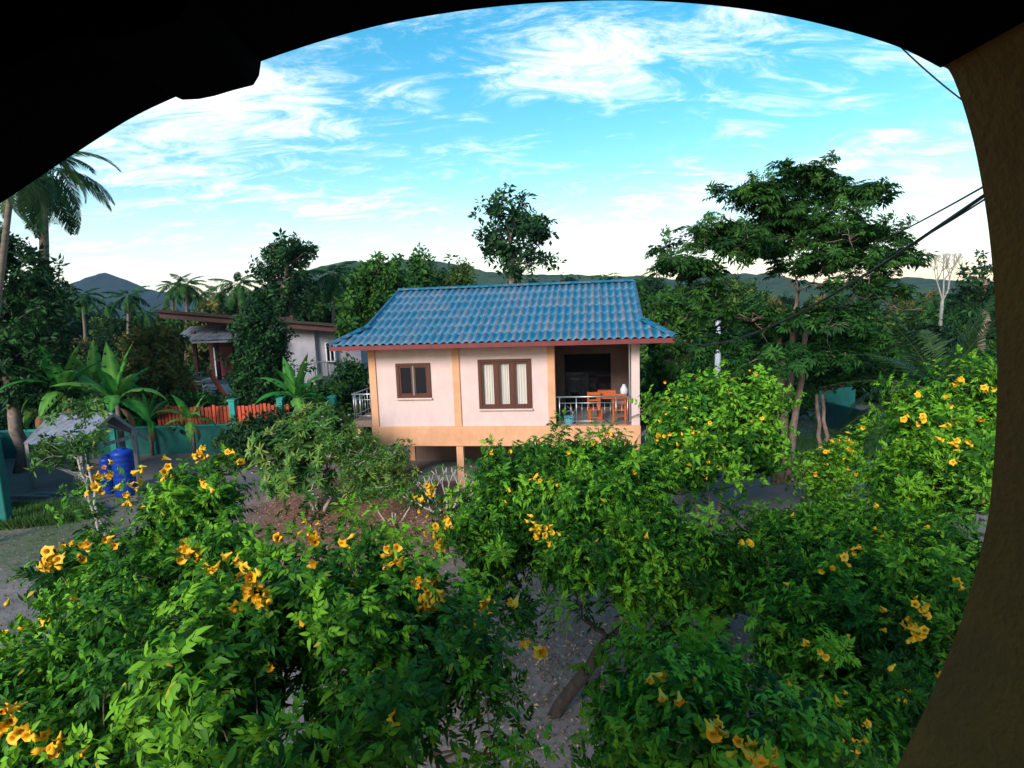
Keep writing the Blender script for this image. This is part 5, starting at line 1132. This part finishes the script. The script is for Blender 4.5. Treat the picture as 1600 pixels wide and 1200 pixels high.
# ================================================================== GROUND COVER
def tufts(name, region, n, seed, h=(.06, .16), m='grass', blades=5):
    rng = np.random.default_rng(seed); pts = region(rng, n); n = len(pts); V = []; F = []
    t_ = T()
    for i in range(blades):
        a = i * 2.4; w = .10; d = np.array([math.cos(a), math.sin(a), 0]); s_ = np.array([-math.sin(a), math.cos(a), 0]) * w
        t_.add(np.array([s_ * .6 + d * .1, -s_ * .6 + d * .1, d * .6 + [0, 0, 1.0]]), np.array([(0, 1, 2)]), .1 * (i % 3))
    V, F, tt = stamp([t_.done()], pts, np.tile([0, 0, 1.], (n, 1)) + rng.normal(size=(n, 3)) * .15, rng.uniform(*h, n), rng.uniform(0, .9, n), rng)
    link(name, npmesh(name, V, F, MT[m], tt), kind='stuff')
def reg(px0, px1, py0, py1, edge=.5):
    def f(rng, n):
        q = np.array([G(a, b_) for a, b_ in zip(rng.uniform(px0, px1, n), rng.uniform(py0, py1, n))]); q[:, 2] = .02
        k = fbm(q[:, 0] * .8, q[:, 1] * .8, 4, 2) > (rng.random(n) - .75) * edge; return q[k]
    return f
def disk(cx_, cy_, rx, ry):
    def f(rng, n):
        a = rng.uniform(0, 6.283, n); r = np.sqrt(rng.random(n)); q = np.stack([cx_ + rx * r * np.cos(a), cy_ + ry * r * np.sin(a), np.full(n, .02)], -1)
        return q[fbm(q[:, 0] * .7, q[:, 1] * .7, 4, 5) > (rng.random(n) - .8) * .5]
    return f
q = G(40, 815); tufts('grass_strip', disk(q[0] - .5, q[1] + .3, 2.6, 1.0), 5000, 1, (.12, .34), 'grass')
tufts('lawn_grass', disk(13, 23, 5.0, 5.0), 12000, 2, (.05, .14))
tufts('thin_grass', disk(-9, 14, 9, 6), 9000, 3, (.03, .09))
tufts('yard_grass', disk(2, 10, 9, 5), 7000, 4, (.03, .08))
rng = np.random.default_rng(6)
def litter(name, cx_, cy_, rx, ry, n, s=(.04, .10)):
    a = rng.uniform(0, 6.283, n); r = rng.random(n) ** .6; pts = np.stack([cx_ + rx * r * np.cos(a), cy_ + ry * r * np.sin(a), rng.uniform(.05, .08, n)], -1)
    V, F = leaflet(1, .45, .2, .5, False); V, F, tt = stamp([(V, F, np.zeros(len(V)))], pts, np.tile([0, 0, 1.], (n, 1)) + rng.normal(size=(n, 3)) * .4, rng.uniform(*s, n), rng.random(n), rng)
    link(name, npmesh(name, V, F, MT['litter'], tt), kind='stuff')
litter('fallen_leaves', -4, 15.5, 6.0, 3.5, 9000); litter('dry_leaves', 3, 9.5, 6, 4.5, 16000, (.03, .085)); litter('scattered_leaves', -11, 14, 7, 6, 5000, (.03, .07))

# ================================================================== CABLES
def cable(name, label, a, b_, sag, r, n=26, strands=1, grp='overhead cables'):
    a = Vector(a); b_ = Vector(b_); root = thing(name, label, 'cable', tuple(a), 0, grp) if strands > 1 else None
    for k in range(strands):
        pts = []; ph = k * 2.1
        for i in range(n + 1):
            t_ = i / n; q = (b_ - a) * t_ + Vector((0, 0, -sag * 4 * t_ * (1 - t_)))
            if strands > 1: q += Vector((math.cos(ph + i * .8) * .6, 0, math.sin(ph + i * .8))) * r * 1.3
            pts.append(q)
        mb = MB().tube(pts, r, 6)
        if strands > 1: mb.build('strand', MT['black'], root, smooth=True)
        else: o = mb.build(name, MT['black'], None, smooth=True); o.location = a; tag(o, label, 'cable', grp)
cable('cable_bundle', 'thick twisted black cable bundle sagging from the porch to the blue roof', P(1640, 232, 4.2), Hw(HW + OVR - .1, V0 + .1, EAVE_W - .05), .62, .0085, strands=3)
cable('thin_cable', 'upper thin cable crossing the sky behind the spreading tree', P(1640, 232, 6), P(1280, 408, 26), .25, .014)
cable('thin_cable', 'lower thin cable just above the thick bundle', P(1640, 245, 6), P(1300, 430, 26), .3, .014)
cable('thin_cable', 'short thin cable at the upper right corner under the eave', P(1370, 35, 5), P(1560, 195, 5), .05, .006)

# ================================================================== THE PORCH ROUND THE CAMERA
AY = 1.10
porch = thing('porch', 'dark arched porch opening with ochre pillar framing the view', 'porch', (0, .0, 0))
top_edge = [(-900, 700), (-400, 520), (-120, 392), (0, 318), (60, 278), (140, 225), (210, 182), (278, 150), (340, 124), (405, 97), (500, 65), (600, 38), (700, 20), (800, 8), (900, 2), (1000, 1), (1100, 7), (1200, 20), (1300, 42), (1400, 72), (1470, 106)]
def extr(name, pts2, m, y0, y1, parent):
    mb = MB(); A_ = [Vector(P(px, py, y0)) for px, py in pts2]; B_ = [Vector((a.x, y1, a.z)) for a in A_]; n = len(A_)
    for i in range(n):
        j = (i + 1) % n; mb.quad(A_[i], A_[j], B_[j], B_[i])
    return mb, A_, B_
def arch(name, edge, outer, m, y0, y1, parent):
    """solid between an inner edge polyline and an outer polyline of as many points"""
    mb = MB(); n = len(edge); E0 = [Vector(P(*q, y0)) for q in edge]; O0 = [Vector(P(*q, y0)) for q in outer]
    E1 = [Vector((a.x, y1, a.z)) for a in E0]; O1 = [Vector((a.x, y1, a.z)) for a in O0]
    for i in range(n - 1):
        mb.quad(E0[i], E0[i + 1], O0[i + 1], O0[i]); mb.quad(E1[i], O1[i], O1[i + 1], E1[i + 1]); mb.quad(E0[i], E1[i], E1[i + 1], E0[i + 1]); mb.quad(O0[i], O0[i + 1], O1[i + 1], O1[i])
    mb.quad(E0[0], O0[0], O1[0], E1[0]); mb.quad(E0[-1], E1[-1], O1[-1], O0[-1]); return mb.build(name, m, parent)
# y0 is the outer face whose rim bounds the view; the arch runs back towards the camera
def catmull(p, m=5):
    out = []
    for i in range(len(p) - 1):
        a, b_, c, d = [np.array(p[max(0, min(len(p) - 1, i + k))], float) for k in (-1, 0, 1, 2)]
        for j in range(m):
            t_ = j / m; out.append(tuple(.5 * (2 * b_ + (c - a) * t_ + (2 * a - 5 * b_ + 4 * c - d) * t_ ** 2 + (3 * b_ - a - 3 * c + d) * t_ ** 3)))
    return out + [tuple(p[-1])]
top_edge = catmull(top_edge)
outer = [(px, -900) for px, py in top_edge]
arch('arch', top_edge, outer, MT['porchdark'], AY, AY - .24, porch)
side = [(1472, 104), (1484, 112), (1500, 150), (1521, 222), (1536, 300), (1547, 380), (1555, 480), (1558, 600), (1554, 700), (1545, 800), (1530, 870), (1505, 960), (1470, 1050), (1435, 1130), (1400, 1200), (1340, 1310), (1250, 1440), (1150, 1560)]
side = catmull(side)
arch('pillar', side, [(2300, py) for px, py in side], MT['porchwall'], AY + .001, AY - .62, porch)
arch('arch_corner', [(1471, 105), (1480, 100), (2300, 100)], [(1471, -900), (1480, -900), (2300, -900)], MT['porchdark'], AY - .003, AY - .31, porch)
bm_ = [(276, 152), (285, 156), (310, 155), (335, 150), (365, 141), (396, 133), (405, 118), (408, 96)]
arch('roof_beam', bm_, [(px - 40 + i * 2, -600) for i, (px, py) in enumerate(bm_)], MT['porchdark'], AY - .004, AY - .24, porch)
zt = P(800, -880, AY)[2]; xL, xR = P(-900, 0, AY)[0], P(2300, 0, AY)[0]
MB().box(-2.3, -2.4, 7.3, 1.9, AY - .25, 7.4).build('unseen_roof_slab', MT['porchdark'], porch)  # unseen roof added behind the arch to shade its inner face
MB().box(-2.3, -2.5, 4.3, 1.9, -2.4, 7.4).build('unseen_back_wall', MT['porchdark'], porch)  # unseen wall added to block light coming from behind the camera
MB().box(-2.3, -2.4, 4.41, -2.2, AY - .25, 7.3).build('unseen_left_wall', MT['porchdark'], porch)  # unseen side wall added to shut light out on the left
MB().box(1.6, -2.4, 4.41, 1.7, AY - .63, 7.3).build('unseen_right_wall', MT['porchwall'], porch)  # unseen side wall added against light leaking in past the pillar
MB().box(-2.3, -2.4, 4.3, 1.9, AY - .05, 4.4).build('floor', MT['porchwall'], porch)
